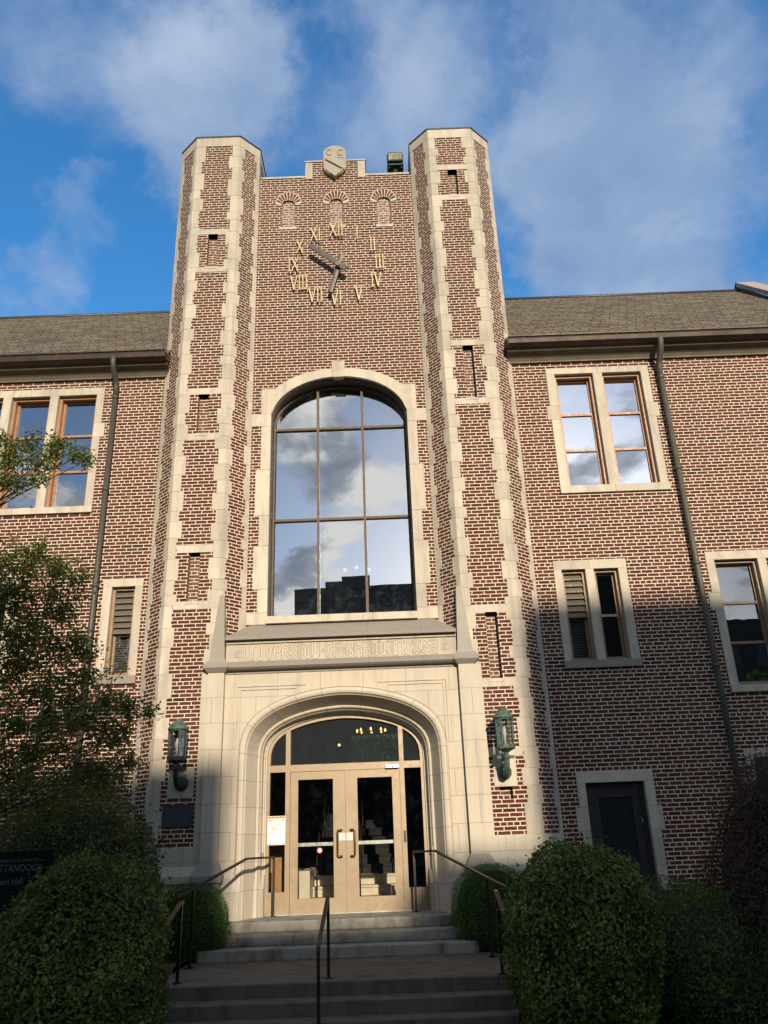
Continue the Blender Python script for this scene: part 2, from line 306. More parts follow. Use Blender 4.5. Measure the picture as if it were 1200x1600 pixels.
# ------------------------------------------------------------------ mesh builder
random.seed(7)
class MB:
    def __init__(s): s.v = []; s.f = []; s.m = []; s.uv = []; s.var = []; s.cur = .5; s.sm = []
    def rnd(s): s.cur = random.random(); return s
    def face(s, pts, m=0, uv=None, smooth=False):
        n0 = len(s.v); s.v += [tuple(p) for p in pts]; s.f.append(tuple(range(n0, n0 + len(pts)))); s.m.append(m); s.var.append(s.cur); s.uv.append(uv); s.sm.append(smooth)
    def box(s, x0, x1, y0, y1, z0, z1, m=0):
        if x0 > x1: x0, x1 = x1, x0
        if y0 > y1: y0, y1 = y1, y0
        if z0 > z1: z0, z1 = z1, z0
        a = [(x0, y0), (x1, y0), (x1, y1), (x0, y1)]; s.prism(a, z0, z1, m)
    def prism(s, plan, z0, z1, m=0, top=True, bot=True, top_plan=None):
        # plan counter-clockwise seen from above
        ar = sum(plan[i][0] * plan[(i + 1) % len(plan)][1] - plan[(i + 1) % len(plan)][0] * plan[i][1] for i in range(len(plan)))
        if ar < 0: plan = plan[::-1]; top_plan = top_plan[::-1] if top_plan else None
        tp = top_plan or plan; n = len(plan)
        for i in range(n):
            j = (i + 1) % n
            s.face([(*plan[i], z0), (*plan[j], z0), (*tp[j], z1), (*tp[i], z1)], m)
        if top: s.face([(*p, z1) for p in tp], m)
        if bot: s.face([(*p, z0) for p in plan[::-1]], m)
    def extr(s, poly, y0, y1, m=0, back=True):
        # polygon in (x, z), extruded from y0 (front) to y1
        ar = sum(poly[i][0] * poly[(i + 1) % len(poly)][1] - poly[(i + 1) % len(poly)][0] * poly[i][1] for i in range(len(poly)))
        if ar < 0: poly = poly[::-1]
        n = len(poly)
        s.face([(p[0], y0, p[1]) for p in poly], m)
        if back: s.face([(p[0], y1, p[1]) for p in poly[::-1]], m)
        for i in range(n):
            j = (i + 1) % n; a, b = poly[i], poly[j]
            s.face([(a[0], y0, a[1]), (a[0], y1, a[1]), (b[0], y1, b[1]), (b[0], y0, b[1])], m)
    def sheet(s, outer, holes, y, m=0, depth=0, reveal_m=None, hole_depth=None):
        # flat front wall facing -Y with holes, optional reveals
        pl = [[Vector((p[0], p[1], 0)) for p in outer]] + [[Vector((p[0], p[1], 0)) for p in h] for h in holes]
        flat = [p for l in pl for p in l]
        for tri in tessellate_polygon(pl):
            q = [flat[i] for i in tri]
            if (q[1] - q[0]).cross(q[2] - q[0]).z < 0: q = q[::-1]
            s.face([(p.x, y, p.y) for p in q], m)
        for k, h in enumerate(holes):
            d = hole_depth[k] if hole_depth else depth
            if not d: continue
            ar = sum(h[i][0] * h[(i + 1) % len(h)][1] - h[(i + 1) % len(h)][0] * h[i][1] for i in range(len(h)))
            if ar < 0: h = h[::-1]
            for i in range(len(h)):
                a, b = h[i], h[(i + 1) % len(h)]
                s.face([(a[0], y, a[1]), (b[0], y, b[1]), (b[0], y + d, b[1]), (a[0], y + d, a[1])], m if reveal_m is None else reveal_m)
    def tube(s, pts, r, n=8, m=0, caps=True, smooth=True):
        pts = [Vector(p) for p in pts]; rr = r if isinstance(r, (list, tuple)) else [r] * len(pts)
        rings = []; prev = None
        for i, p in enumerate(pts):
            d = (pts[min(i + 1, len(pts) - 1)] - pts[max(i - 1, 0)]).normalized()
            a = Vector((0, 0, 1)) if abs(d.z) < .9 else Vector((0, 1, 0))
            if prev is not None: a = prev
            u = (a - d * a.dot(d)).normalized(); w = d.cross(u); prev = u
            rings.append([p + (u * math.cos(2 * math.pi * k / n) + w * math.sin(2 * math.pi * k / n)) * rr[i] for k in range(n)])
        for i in range(len(rings) - 1):
            for k in range(n):
                l = (k + 1) % n
                s.face([rings[i][k], rings[i][l], rings[i + 1][l], rings[i + 1][k]], m, smooth=smooth)
        if caps: s.face(rings[0][::-1], m); s.face(rings[-1], m)
    def lathe(s, c, prof, n=12, m=0, smooth=True, axis='z', rot=0):
        rings = []
        for r, h in prof:
            ring = []
            for k in range(n):
                a = 2 * math.pi * k / n + rot
                if axis == 'z': ring.append((c[0] + r * math.cos(a), c[1] + r * math.sin(a), c[2] + h))
                else: ring.append((c[0] + r * math.cos(a), c[1] - h, c[2] + r * math.sin(a)))
            rings.append(ring)
        for i in range(len(rings) - 1):
            for k in range(n):
                l = (k + 1) % n; s.face([rings[i][k], rings[i][l], rings[i + 1][l], rings[i + 1][k]], m, smooth=smooth)
        s.face(rings[0][::-1], m); s.face(rings[-1], m)
    def bar(s, a, b, w, d, m=0, up=(0, 0, 1)):
        a, b = Vector(a), Vector(b); t = (b - a).normalized(); u = Vector(up); u = (u - t * u.dot(t)).normalized(); x = t.cross(u)
        c = [a + x * i * w / 2 + u * j * d / 2 for i, j in ((-1, -1), (1, -1), (1, 1), (-1, 1))]; e = [p + (b - a) for p in c]
        for k in range(4):
            l = (k + 1) % 4; s.face([c[k], e[k], e[l], c[l]][::-1], m)
        s.face(c[::-1][::-1], m); s.face(e[::-1], m)
    def build(s, name, mats, parent=None, weld=False):
        me = bpy.data.meshes.new(name); me.from_pydata(s.v, [], s.f)
        mats = mats if isinstance(mats, (list, tuple)) else [mats]
        for mm in mats: me.materials.append(M[mm] if isinstance(mm, str) else mm)
        me.polygons.foreach_set('material_index', s.m)
        me.polygons.foreach_set('use_smooth', s.sm)
        uvl = me.uv_layers.new(name='UVMap'); uvs = []
        for fi, f in enumerate(s.f):
            if s.uv[fi] is not None:
                for q in s.uv[fi]: uvs += [q[0], q[1]]
                continue
            P = [Vector(s.v[i]) for i in f]; n = Vector((0, 0, 0))
            for i in range(1, len(P) - 1): n += (P[i] - P[0]).cross(P[i + 1] - P[0])
            if n.length < 1e-12: n = Vector((0, 0, 1))
            n.normalize()
            if abs(n.z) > .95: t, bt = Vector((1, 0, 0)), Vector((0, 1, 0))
            else:
                t = Vector((0, 0, 1)).cross(n).normalized(); bt = n.cross(t)
            for p in P: uvs += [p.dot(t), p.dot(bt)]
        uvl.data.foreach_set('uv', uvs)
        at = me.attributes.new('var', 'FLOAT', 'FACE'); at.data.foreach_set('value', s.var)
        if weld or any(s.sm):
            import bmesh
            bm = bmesh.new(); bm.from_mesh(me); bmesh.ops.remove_doubles(bm, verts=bm.verts, dist=1e-5); bm.to_mesh(me); bm.free()
        o = bpy.data.objects.new(name, me); col.objects.link(o)
        if parent is not None: o.parent = parent; o.matrix_parent_inverse = parent.matrix_world.inverted() if parent.type == 'EMPTY' else Matrix()
        return o

def tag(o, label=None, cat=None, group=None, kind=None):
    if label: o['label'] = label
    if cat: o['category'] = cat
    if group: o['group'] = group
    if kind: o['kind'] = kind
    return o
def empty(name, loc, label, cat, group=None):
    o = bpy.data.objects.new(name, None); col.objects.link(o); o.location = loc; o.empty_display_size = .2
    o.matrix_world = Matrix.Translation(loc)
    return tag(o, label, cat, group)
def text_obj(name, s, size, loc, mat, parent, depth=.002, align='LEFT', sx=1.0):
    cu = bpy.data.curves.new(name, 'FONT'); cu.body = s; cu.size = size; cu.extrude = depth; cu.align_x = align
    tmp = bpy.data.objects.new('tmp_text', cu); col.objects.link(tmp)
    bpy.context.view_layer.update()
    me = bpy.data.meshes.new_from_object(tmp.evaluated_get(bpy.context.evaluated_depsgraph_get()))
    bpy.data.objects.remove(tmp); bpy.data.curves.remove(cu)
    me.transform(Matrix.Translation(loc) @ Matrix.Rotation(R(90), 4, 'X') @ Matrix.Diagonal((sx, 1, 1, 1)))
    me.materials.clear(); me.materials.append(M[mat]); me.name = name
    o = bpy.data.objects.new(name, me); col.objects.link(o); o.parent = parent
    if parent.type == 'EMPTY': o.matrix_parent_inverse = parent.matrix_world.inverted()
    return o

C = .068                                   # brick course
YW, YT, YP = -.33, -.75, -.70              # wall plane, turret front, portal front
def rect(x0, x1, z0, z1): return [(x0, z0), (x1, z0), (x1, z1), (x0, z1)]
def arch_pts(a, zs, za, p=2., q=2., n=24, z0=None):
    out = []
    if z0 is not None: out.append((a, z0))
    for i in range(n + 1):
        th = math.pi * i / n; c, s_ = math.cos(th), max(0, math.sin(th))
        out.append((a * math.copysign(abs(c) ** (2 / p), c) if abs(c) > 1e-9 else 0., zs + (za - zs) * s_ ** (2 / q)))
    if z0 is not None: out.append((-a, z0))
    return out                             # right springing over to left

# ================================================================== the hall
hall = empty('college_hall', (0, 0, 0), 'red brick and limestone hall with twin octagonal turrets and a central arched entrance', 'building')

# ---- turrets
def turret(side, niches, cap_z=16.03):
    def X(x): return side * x
    plan = [(2.175, YT), (3.16, YT), (3.60, YW), (3.60, .55), (3.16, .97), (2.175, .97), (1.775, .55), (1.775, YW)]
    plan = [(X(x), y) for x, y in plan]
    if side < 0: plan = plan[::-1]
    b = MB()
    n = len(plan)
    for i in range(n):
        a, e = plan[i], plan[(i + 1) % n]
        if abs(a[1] - YT) < 1e-6 and abs(e[1] - YT) < 1e-6: continue
        b.face([(*a, -.9), (*e, -.9), (*e, cap_z), (*a, cap_z)])
    xa, xb = sorted((X(2.175), X(3.16)))
    nx = X(2.67)
    holes = [rect(nx - .105, nx + .105, z0, z1) for z0, z1 in niches]
    b.sheet(rect(xa, xb, -.9, cap_z), holes, YT, 0, .13)
    for z0, z1 in niches: b.face([(nx - .105, YT + .13, z0), (nx + .105, YT + .13, z0), (nx + .105, YT + .13, z1), (nx - .105, YT + .13, z1)], 1)
    t = b.build('turret', ['brick', 'brick_plain'], hall)
    # quoins: L-shaped blocks on the four visible corners
    q = MB(); rng = random.Random(11 + int(side))
    corners = [(7, 0, 1), (0, 1, 2), (1, 2, 3), (6, 7, 0)] if side > 0 else None
    order = [(2.175, YT, (1.775, YW), (3.16, YT)), (3.16, YT, (2.175, YT), (3.60, YW)), (3.60, YW, (3.16, YT), (3.60, .55)), (1.775, YW, (1.775, .55), (2.175, YT))]
    for ci, (cx, cy, pa, pb) in enumerate(order):
        c0 = Vector((cx, cy)); da = (Vector(pa) - c0).normalized(); db = (Vector(pb) - c0).normalized()
        out = -(da + db).normalized()
        half = math.acos(max(-1, min(1, da.dot(db)))) / 2
        def L(la, lb, e):
            na = Vector((-da.y, da.x)); na = na if na.dot(out) > 0 else -na
            nb = Vector((-db.y, db.x)); nb = nb if nb.dot(out) > 0 else -nb
            o0 = c0 + out * (e / math.sin(half))
            pts = [c0 + da * la + na * e, o0, c0 + db * lb + nb * e, c0 + db * lb - nb * .03, c0 - out * .035, c0 + da * la - na * .03]
            return [(X(p.x), p.y) for p in pts]
        q.cur = .5; q.prism(L(.085, .085, .002), 1.05, cap_z, 1)
        z = 16 * C; k = rng.randint(0, 1)
        stop = [h for n0 in niches for h in (n0[0] - 2 * C, n0[0], n0[1], n0[1] + 2 * C)]
        while z < cap_z - .02:
            h = rng.choice((3, 4, 5, 5, 6, 7)) * C; z1 = min(z + h, cap_z)
            if cap_z - z1 < 2 * C: z1 = cap_z
            fa, fb = abs(pa[1] - YT) < 1e-6 and abs(cy - YT) < 1e-6, abs(pb[1] - YT) < 1e-6 and abs(cy - YT) < 1e-6
            la = (.215 if fa else .15) if k else (.145 if fa else .095); lb = (.145 if fb else .095) if k else (.215 if fb else .15)
            la += rng.uniform(-.008, .012); lb += rng.uniform(-.008, .012)
            q.rnd(); e = .007 + rng.uniform(-.0015, .002)
            q.prism(L(la, lb, e), z + .003, z1 - .003, 0)
            z = z1; k = 1 - k
    for z0, z1 in niches:           # lintel and sill bands across the front face
        for (za, zb) in ((z1, z1 + .14), (z0 - .135, z0)):
            if zb < 2.0: continue
            q.rnd(); x0, x1 = sorted((X(2.325), X(3.01))); q.box(x0 + .004, x1 - .004, YT - .0045, YT + .14, za, zb)
        if z0 > 2:                  # scooped little sill at the niche foot
            q.rnd(); q.prism([(nx - .125, YT - .012), (nx + .125, YT - .012), (nx + .105, YT + .125), (nx - .105, YT + .125)], z0 - .05, z0 + .006, 0)
    q.build('quoins', ['stone', 'joint'], t)
    # stone band and dark capping at the top
    cb = MB(); cpl = Vector((X(2.68), .11))
    def off(d): return [tuple((Vector(p) - cpl) * (1 + d / (Vector(p) - cpl).length) + cpl) for p in plan]
    for i in range(n):
        cb.rnd(); a, e = off(.012)[i], off(.012)[(i + 1) % n]; ia, ie = off(-.12)[i], off(-.12)[(i + 1) % n]
        cb.prism([a, e, ie, ia], cap_z, 16.29, 0)
    cb.build('stone_band', 'stone', t)
    lc = MB(); lc.prism(off(.03), 16.29, 16.325); lc.prism(off(.02), 16.325, 16.37, top_plan=off(-.3)); lc.build('capping', 'lead', t)
    # base: stone course, weathered moulding, plinth
    pb = MB(); pl5 = [p for p in plan]
    pb.prism(off(.012), .84, 16 * C, 0)
    pb.prism(off(.015), .62, .84, 0, top_plan=off(.013)); pb.prism(off(.14), .56, .66, 0); pb.prism(off(.14), .66, .80, 0, top_plan=off(.03))
    pb.prism(off(.10), -1.1, .56, 0)
    pb.build('plinth', 'ashlar', t)
    return t
T_L = turret(-1, [(12.60, 13.48), (8.57, 9.45), (5.17, 6.10)])
T_R = turret(1, [(14.33, 15.07), (9.14, 10.37), (3.59, 4.77), (1.63, 2.30)])

# ---- central tower wall
WA, WS, WZ, WB = 1.38, 9.05, 10.01, 4.93
win_hole = arch_pts(WA + .03, WS, WZ + .03, 2, 2, 28, WB - .05)
def small_arch(xc, w, z0, zs, za): return [(xc - w, z0), (xc + w, z0)] + [(xc + x, z) for x, z in arch_pts(w, zs, za, 2, 2, 10)]
n3 = [(-1.085, 13.97), (0.01, 13.97), (1.095, 13.95)]
nich = [small_arch(x, .15, z, 14.62, 14.76) for x, z in n3]
b = MB(); b.sheet(rect(-1.775, 1.775, 3.5, 15.40), [win_hole] + nich, YW, 0, .38, None, [.36, .05, .05, .05])
for x, z in n3: b.face([(x - .16, YW + .05, z - .02), (x + .16, YW + .05, z - .02), (x + .16, YW + .05, 14.8), (x - .16, YW + .05, 14.8)], 1)
b.box(-1.775, 1.775, YW + .36, .6, 10.2, 15.40)
wall_c = b.build('tower_wall', ['brick', 'brick_pale'], hall)
def vous_mat():
    m, t, b_, out = newmat('voussoir_brick'); var = t.new('ShaderNodeAttribute', attribute_name='var').outputs['Fac']
    c = t.ramp(var, [(0, (.035, .015, .012)), (.5, (.080, .0235, .015)), (1, (.105, .034, .022))]); t.link(c, b_.inputs['Base Color']); b_.inputs['Roughness'].default_value = .9; return m
M['vous'] = vous_mat(); M['mortar'] = simple_mat('pale_mortar', (.46, .40, .315), .95, var=.2)
# NICHES
for x, z in n3:
    v = MB(); v.cur = .5
    ring = [(x + a, h) for a, h in arch_pts(.16, 14.62, 14.77, 2, 2, 14)] + [(x + a, h) for a, h in arch_pts(.30, 14.66, 15.00, 2, 2, 14)][::-1]
    v.extr(ring, YW - .003, YW + .04, 1)
    for k in range(9):
        a0 = R(12 + 156 * (k + .16) / 9); a1 = R(12 + 156 * (k + .84) / 9)
        def P(a, r0): return (x + (.165 if r0 == 0 else .285) * math.cos(a), 14.63 + (.145 if r0 == 0 else .355) * math.sin(a))
        v.rnd(); v.extr([P(a0, 0), P(a0, 1), P(a1, 1), P(a1, 0)], YW - .007, YW + .03, 0)
    v.build('niche_arch', ['vous', 'mortar'], wall_c); v = MB(); v.rnd(); v.box(x - .19, x + .19, YW - .02, YW + .05, z - .07, z, 0); v.build('niche_sill', 'stone', wall_c)
# parapet coping, centre block and shield
p = MB()
for x0, x1 in ((-1.72, -.70), (.70, 1.72)): p.rnd(); p.box(x0, x1, YW - .02, YW + .45, 15.40, 15.45)
for s_ in (-1, 1):
    p.rnd(); x0, x1 = sorted((s_ * .53, s_ * .70)); p.box(x0, x1, YW - .015, YW + .4, 15.36, 15.62); p.rnd(); p.box(x0, x1, YW - .013, YW + .4, 15.624, 15.86)
p.rnd(); p.box(-.72, .72, YW - .03, YW + .43, 15.86, 15.90)
p.build('parapet_coping', 'stone', wall_c)
p = MB(); p.box(-.528, .528, YW, YW + .38, 15.405, 15.855); p.build('parapet_block', 'brick', wall_c)
sh = [(-.265, 16.10), (-.265, 15.62), (-.24, 15.52), (-.15, 15.42), (-.05, 15.36), (0, 15.29), (.05, 15.36), (.15, 15.42), (.24, 15.52), (.265, 15.62), (.265, 16.10), (.2, 16.2), (.1, 16.255), (0, 16.27), (-.1, 16.255), (-.2, 16.2)]
p = MB(); p.rnd(); p.extr(sh, YW - .10, YW + .1, 0)
p.cur = .2; p.extr([(-.22, 15.93), (-.22, 15.83), (.22, 15.50), (.235, 15.60)], YW - .135, YW - .09, 0)
for i in range(3, 9):
    a, c2 = sh[i - 1], sh[i]; p.bar((a[0] * .86, YW - .105, a[1] + .03), (c2[0] * .86, YW - .105, c2[1] + .03), .035, .05, 0, (0, 1, 0))
p.cur = .9
def cletter(xc, zc, w, h):
    pts = [(xc + w * math.cos(R(a)), YW - .105, zc + h * math.sin(R(a))) for a in range(50, 311, 26)]
    for a, c2 in zip(pts, pts[1:]): p.bar(a, c2, .02, .02, 1, (0, 1, 0))
cletter(-.13, 16.06, .065, .085); cletter(.13, 16.04, .065, .085)
p.bar((-.22, YW - .137, 15.845), (.21, YW - .137, 15.52), .012, .006, 1, (0, 1, 0)); p.bar((.05, YW - .102, 15.90), (.22, YW - .102, 15.88), .014, .012, 1, (0, 1, 0))
p.build('shield', ['spire', 'groove'], wall_c)

# ---- big arched window
a_in = arch_pts(WA, WS, WZ, 2, 2, 28); a_out = arch_pts(WA + .19, WS + .02, WZ + .19, 2.2, 2.2, 28)
s = MB()
ring_in = a_in; DEP = .36
for k, (i0, i1) in enumerate(((6, 9), (9, 12), (12, 16), (16, 19), (19, 22))):
    s.rnd(); seg = [a_out[i] for i in range(i0, i1 + 1)] + [a_in[i] for i in range(i1, i0 - 1, -1)]
    if i0 == 12:
        s.extr(seg, YW - .012, YW + DEP, 0); s.rnd(); s.extr([(-.115, 9.985), (.115, 9.985), (.14, 10.36), (-.14, 10.36)], YW - .035, YW + .1)
    else: s.extr(seg, YW - .012, YW + DEP, 0)
for sg in (-1, 1):
    inner = [(sg * x, z) for x, z in a_in[0:7]]
    s.rnd(); s.extr([(sg * 1.585, 9.17)] + [(sg * WA, 9.17)] + [q_ for q_ in inner if q_[1] > 9.18] + [(sg * abs(a_out[6][0]), a_out[6][1]), (sg * 1.30, 9.76), (sg * 1.585, 9.76)], YW - .012, YW + DEP)
    zz = [(9.17, 8.90, .385), (8.90, 7.93, .19), (7.93, 6.95, .28), (6.95, 6.33, .19), (6.33, 5.47, .28), (5.47, 5.02, .19), (5.02, 4.80, .38)]
    for z1, z0, w in zz:
        s.rnd(); x0, x1 = sorted((sg * WA, sg * (WA + w))); s.box(x0, x1, YW - .012, YW + DEP, z0 + .003, z1 - .003)
big = s.build('arched_window', 'stone', hall)
s = MB(); s.rnd(); s.box(-WA, WA, YW - .10, .10, 4.80, 4.93); s.build('sill', 'stone', big)
g = MB(); YG = .05
ln = MB(); ln.extr(arch_pts(WA - .001, WS, WZ - .001, 2, 2, 28, WB) + arch_pts(WA - .02, WS, WZ - .022, 2, 2, 28, WB + .001)[::-1], YW + .07, YG - .05, 0); ln.build('reveal_shade_strip', 'reveal_shade', big)  # added dark band, painted shade under the arch and along the jambs
def zarch(x, a=WA, zs=WS, za=WZ): return zs + (za - zs) * math.sqrt(max(0, 1 - (x / a) ** 2))
g.extr(arch_pts(WA, WS, WZ - .01, 2, 2, 28, WB) + arch_pts(WA - .055, WS, WZ - .07, 2, 2, 28, WB + .05)[::-1], YG - .05, YG + .05)
for x in (-.46, .46): g.box(x - .024, x + .024, YG - .055, YG + .04, WB + .04, zarch(x) - .03)
for z in (8.98, 6.97):
    for x0, x1 in ((-1.325, -.485), (-.435, .435), (.485, 1.325)): g.box(x0, x1, YG - .05, YG + .04, z - .024, z + .024)
for x0, x1 in ((-1.325, -.485), (-.435, .435), (.485, 1.325)): g.box(x0, x1, YG - .05, YG + .04, WB + .002, WB + .05)
g.build('window_frame', 'bronze_big', big)
for x0, x1 in ((-1.33, -.43), (-.49, .49), (.43, 1.33)):
    for z0, z1 in ((WB + .02, 6.97), (6.97, 8.98)):
        g = MB(); tl = random.uniform(-.003, .003); g.face([(x0 + .02, YG + tl, z0), (x1 - .02, YG - tl, z0), (x1 - .02, YG - tl, z1), (x0 + .02, YG + tl, z1)]); g.build('pane', 'glass_big', big)
    g = MB(); xs = np.linspace(x0 + .02, x1 - .02, 9); g.face([(x0 + .02, YG, 8.98), (x1 - .02, YG, 8.98)] + [(x, YG, zarch(x) - .03) for x in xs[::-1]]); g.build('pane', 'glass_big', big)

# ---- portal
PA, PS, PZ, PP, PQ = 1.36, 2.36, 3.17, 1.75, 3.1
def parch(o, n=32, z0=0.0): return arch_pts(PA + o, PS, PZ + o, PP, PQ, n, z0)
def shape_at(o): return parch(o)
pt = MB(); pt.sheet([(-2.02, 0)] + [(-PA - .40, 0)] + parch(.40)[::-1][1:-1] + [(PA + .40, 0), (2.02, 0), (2.02, 3.90), (-2.02, 3.90)], [], YP, 0)
for x in (-2.02, 2.02): pt.face([(x, YP, 0), (x, YP, 3.9), (x, -.1, 3.9), (x, -.1, 0)] if x < 0 else [(x, YP, 0), (x, -.1, 0), (x, -.1, 3.9), (x, YP, 3.9)])
portal = pt.build('portal', 'ashlar', hall)
prof = [(.40, -.70), (.398, -.682), (.388, -.682), (.382, -.735), (.36, -.762), (.325, -.768), (.29, -.752), (.268, -.71), (.255, -.70), (.20, -.53), (.140, -.35), (.136, -.325), (.128, -.345), (.108, -.35), (.09, -.335), (.078, -.30), (.076, -.27), (.068, -.275), (.058, -.262), (.052, -.235), (.05, -.13), (.040, -.128), (.028, -.115), (.022, -.09), (.004, -.085), (0, -.05), (0, .06)]
am = MB(); paths = [shape_at(o) for o, y in prof]; npt = len(paths[0])
mid = paths[9]; cum = [0.]
for i in range(1, npt): cum.append(cum[-1] + math.hypot(mid[i][0] - mid[i - 1][0], mid[i][1] - mid[i - 1][1]))
tot = cum[-1]; vv = [min(c, tot - c) for c in cum]
pu = [0.]
for k in range(1, len(prof)): pu.append(pu[-1] + math.hypot(prof[k][0] - prof[k - 1][0], prof[k][1] - prof[k - 1][1]))
for k in range(len(prof) - 1):
    for i in range(npt - 1):
        P = [(paths[k][i][0], prof[k][1], paths[k][i][1]), (paths[k][i + 1][0], prof[k][1], paths[k][i + 1][1]), (paths[k + 1][i + 1][0], prof[k + 1][1], paths[k + 1][i + 1][1]), (paths[k + 1][i][0], prof[k + 1][1], paths[k + 1][i][1])]
        am.face(P, 0, [(pu[k], vv[i]), (pu[k], vv[i + 1]), (pu[k + 1], vv[i + 1]), (pu[k + 1], vv[i])], smooth=False)
am.build('arch_moulding', 'arch', portal)
for sg in (-1, 1):                         # moulded stops at the foot of the jambs
    jb = MB()
    def J(pts): return [(sg * x, y) for x, y in pts]
    jb.rnd(); jb.prism(J([(1.365, .04), (1.365, -.20), (1.50, -.36), (1.60, -.42), (1.66, -.78), (1.80, -.79), (2.0, -.74), (2.0, .04)]), 0.0, .40)
    jb.rnd(); jb.prism(J([(1.365, .04), (1.365, -.20), (1.50, -.36), (1.60, -.42), (1.66, -.78), (1.80, -.79), (2.0, -.74), (2.0, .04)]), .404, .62, top_plan=J([(1.365, .04), (1.365, -.12), (1.47, -.29), (1.59, -.32), (1.655, -.745), (1.765, -.75), (2.0, -.705), (2.0, .04)]))
    jb.rnd(); jb.prism(J([(1.385, -.1), (1.42, -.30), (1.49, -.33), (1.56, -.30), (1.56, -.1)]), .90, .96); jb.prism(J([(1.40, -.1), (1.435, -.285), (1.49, -.305), (1.545, -.285), (1.545, -.1)]), .62, .90)
    jb.build('jamb_base', 'stone', portal)
# flat band, ledge, inscription band, hood
m_ = MB(); m_.rnd(); m_.box(-2.02, 2.02, YP - .02, YP + .2, 3.84, 3.90)
led = [(3.885, -.74), (3.90, -.83), (3.93, -.875), (3.985, -.885), (4.045, -.76), (4.045, -.55), (3.885, -.55)]
def hprof(mb, prof_, x0, x1, m=0, ends=(0, 0)):
    n = len(prof_)
    for i in range(n):
        j = (i + 1) % n; a, c2 = prof_[i], prof_[j]
        mb.face([(x1, a[1], a[0]), (x0, a[1], a[0]), (x0, c2[1], c2[0]), (x1, c2[1], c2[0])], m)
    mb.face([(x0, q[1], q[0]) for q in prof_[::-1]], m); mb.face([(x1, q[1], q[0]) for q in prof_], m)
hprof(m_, led, -2.02, 2.02)
m_.build('ledge_moulding', 'dirty', portal)
m_ = MB(); m_.rnd(); m_.box(-2.02, 2.02, YP - .03, YP + .3, 4.05, 4.40); m_.rnd(); m_.box(-2.02, 2.02, YP - .065, YP + .3, 4.36, 4.41)
insc = m_.build('inscription_band', 'stone', portal)
m_ = MB(); m_.rnd()
yf, yb = -.86, YW + .01
xl = 2.02; xb = 1.80
m_.face([(-xl, yf, 4.47), (xl, yf, 4.47), (xb - .12, yb, 4.80), (-xb + .12, yb, 4.80)]); m_.face([(-xl, yf, 4.47), (-xb + .12, yb, 4.80), (-xl, yb, 4.47)]); m_.face([(xl, yf, 4.47), (xl, yb, 4.47), (xb - .12, yb, 4.80)])
m_.face([(-xl, yf, 4.415), (xl, yf, 4.415), (xl, yf, 4.47), (-xl, yf, 4.47)]); m_.face([(-xl, yf, 4.415), (-xl, yb, 4.415), (xl, yb, 4.415), (xl, yf, 4.415)])
m_.face([(-xl, yb, 4.415), (-xl, yf, 4.415), (-xl, yf, 4.47), (-xl, yb, 4.47)]); m_.face([(xl, yf, 4.415), (xl, yb, 4.415), (xl, yb, 4.47), (xl, yf, 4.47)])
m_.build('hood', 'dirty', portal)
# spandrel panels: fine raised fillets
for sg in (-1, 1):
    m_ = MB()
    for d in (0, .055):
        x = sg * (1.80 - d); z = 3.62 - d
        m_.box(x - .007, x + .007, YP - .018, YP + .01, 2.62 + d * .4, z + .007)
        x0, x1 = sorted((sg * (.62 + d * 3.2), x - sg * .008)); m_.box(x0, x1, YP - .018, YP + .01, z - .007, z + .007)
    m_.build('spandrel_fillet', 'stone', portal)
# pilasters, caps, pinnacles
for sg in (-1, 1):
    m_ = MB(); x0, x1 = sorted((sg * 2.022, sg * 2.30)); xs = sorted((sg * 2.30, sg * 2.42))
    m_.box(x0, x1, -.815, -.5, .84, 3.89); m_.box(xs[0], xs[1], -.765, -.5, 1.06, 3.89)
    pil = m_.build('pilaster', 'ashlar', portal)
    m_ = MB(); m_.rnd(); xc = sg * 2.16
    def sq(h, y): return [(xc - h, y), (xc + h, y), (xc + h, -.5), (xc - h, -.5)]
    m_.prism(sq(.15, -.83), 3.86, 3.93, top_plan=sq(.21, -.90)); m_.prism(sq(.22, -.905), 3.93, 3.985); m_.prism(sq(.215, -.90), 3.985, 4.06, top_plan=sq(.16, -.84))
    m_.build('pilaster_cap', 'dirty', pil)
    m_ = MB(); m_.rnd(); prev = None
    for z, h, y, xo in ((4.05, .150, -.835, 0), (4.12, .132, -.82, 0), (4.45, .105, -.805, .01), (4.9, .070, -.79, .025), (5.24, .045, -.775, .035), (5.27, .02, -.765, .035)):
        cx = xc - sg * xo; cur = [(cx - h, y), (cx + h, y), (cx + h, y + .25), (cx - h, y + .25)]
        if prev: m_.prism(prev[1], prev[0], z, top_plan=cur)
        prev = (z, cur)
    m_.build('pinnacle', 'spire', pil)
    m_ = MB(); m_.rnd()
    def sq2(h, y): return [(xc - h, y), (xc + h, y), (xc + h, -.5), (xc - h, -.5)]
    m_.prism(sq2(.24, -.95), .56, .66); m_.prism(sq2(.24, -.95), .66, .84, top_plan=sq2(.15, -.83)); m_.prism(sq2(.20, -.90), -.5, .56)
    m_.build('pilaster_base', 'dirty', pil)

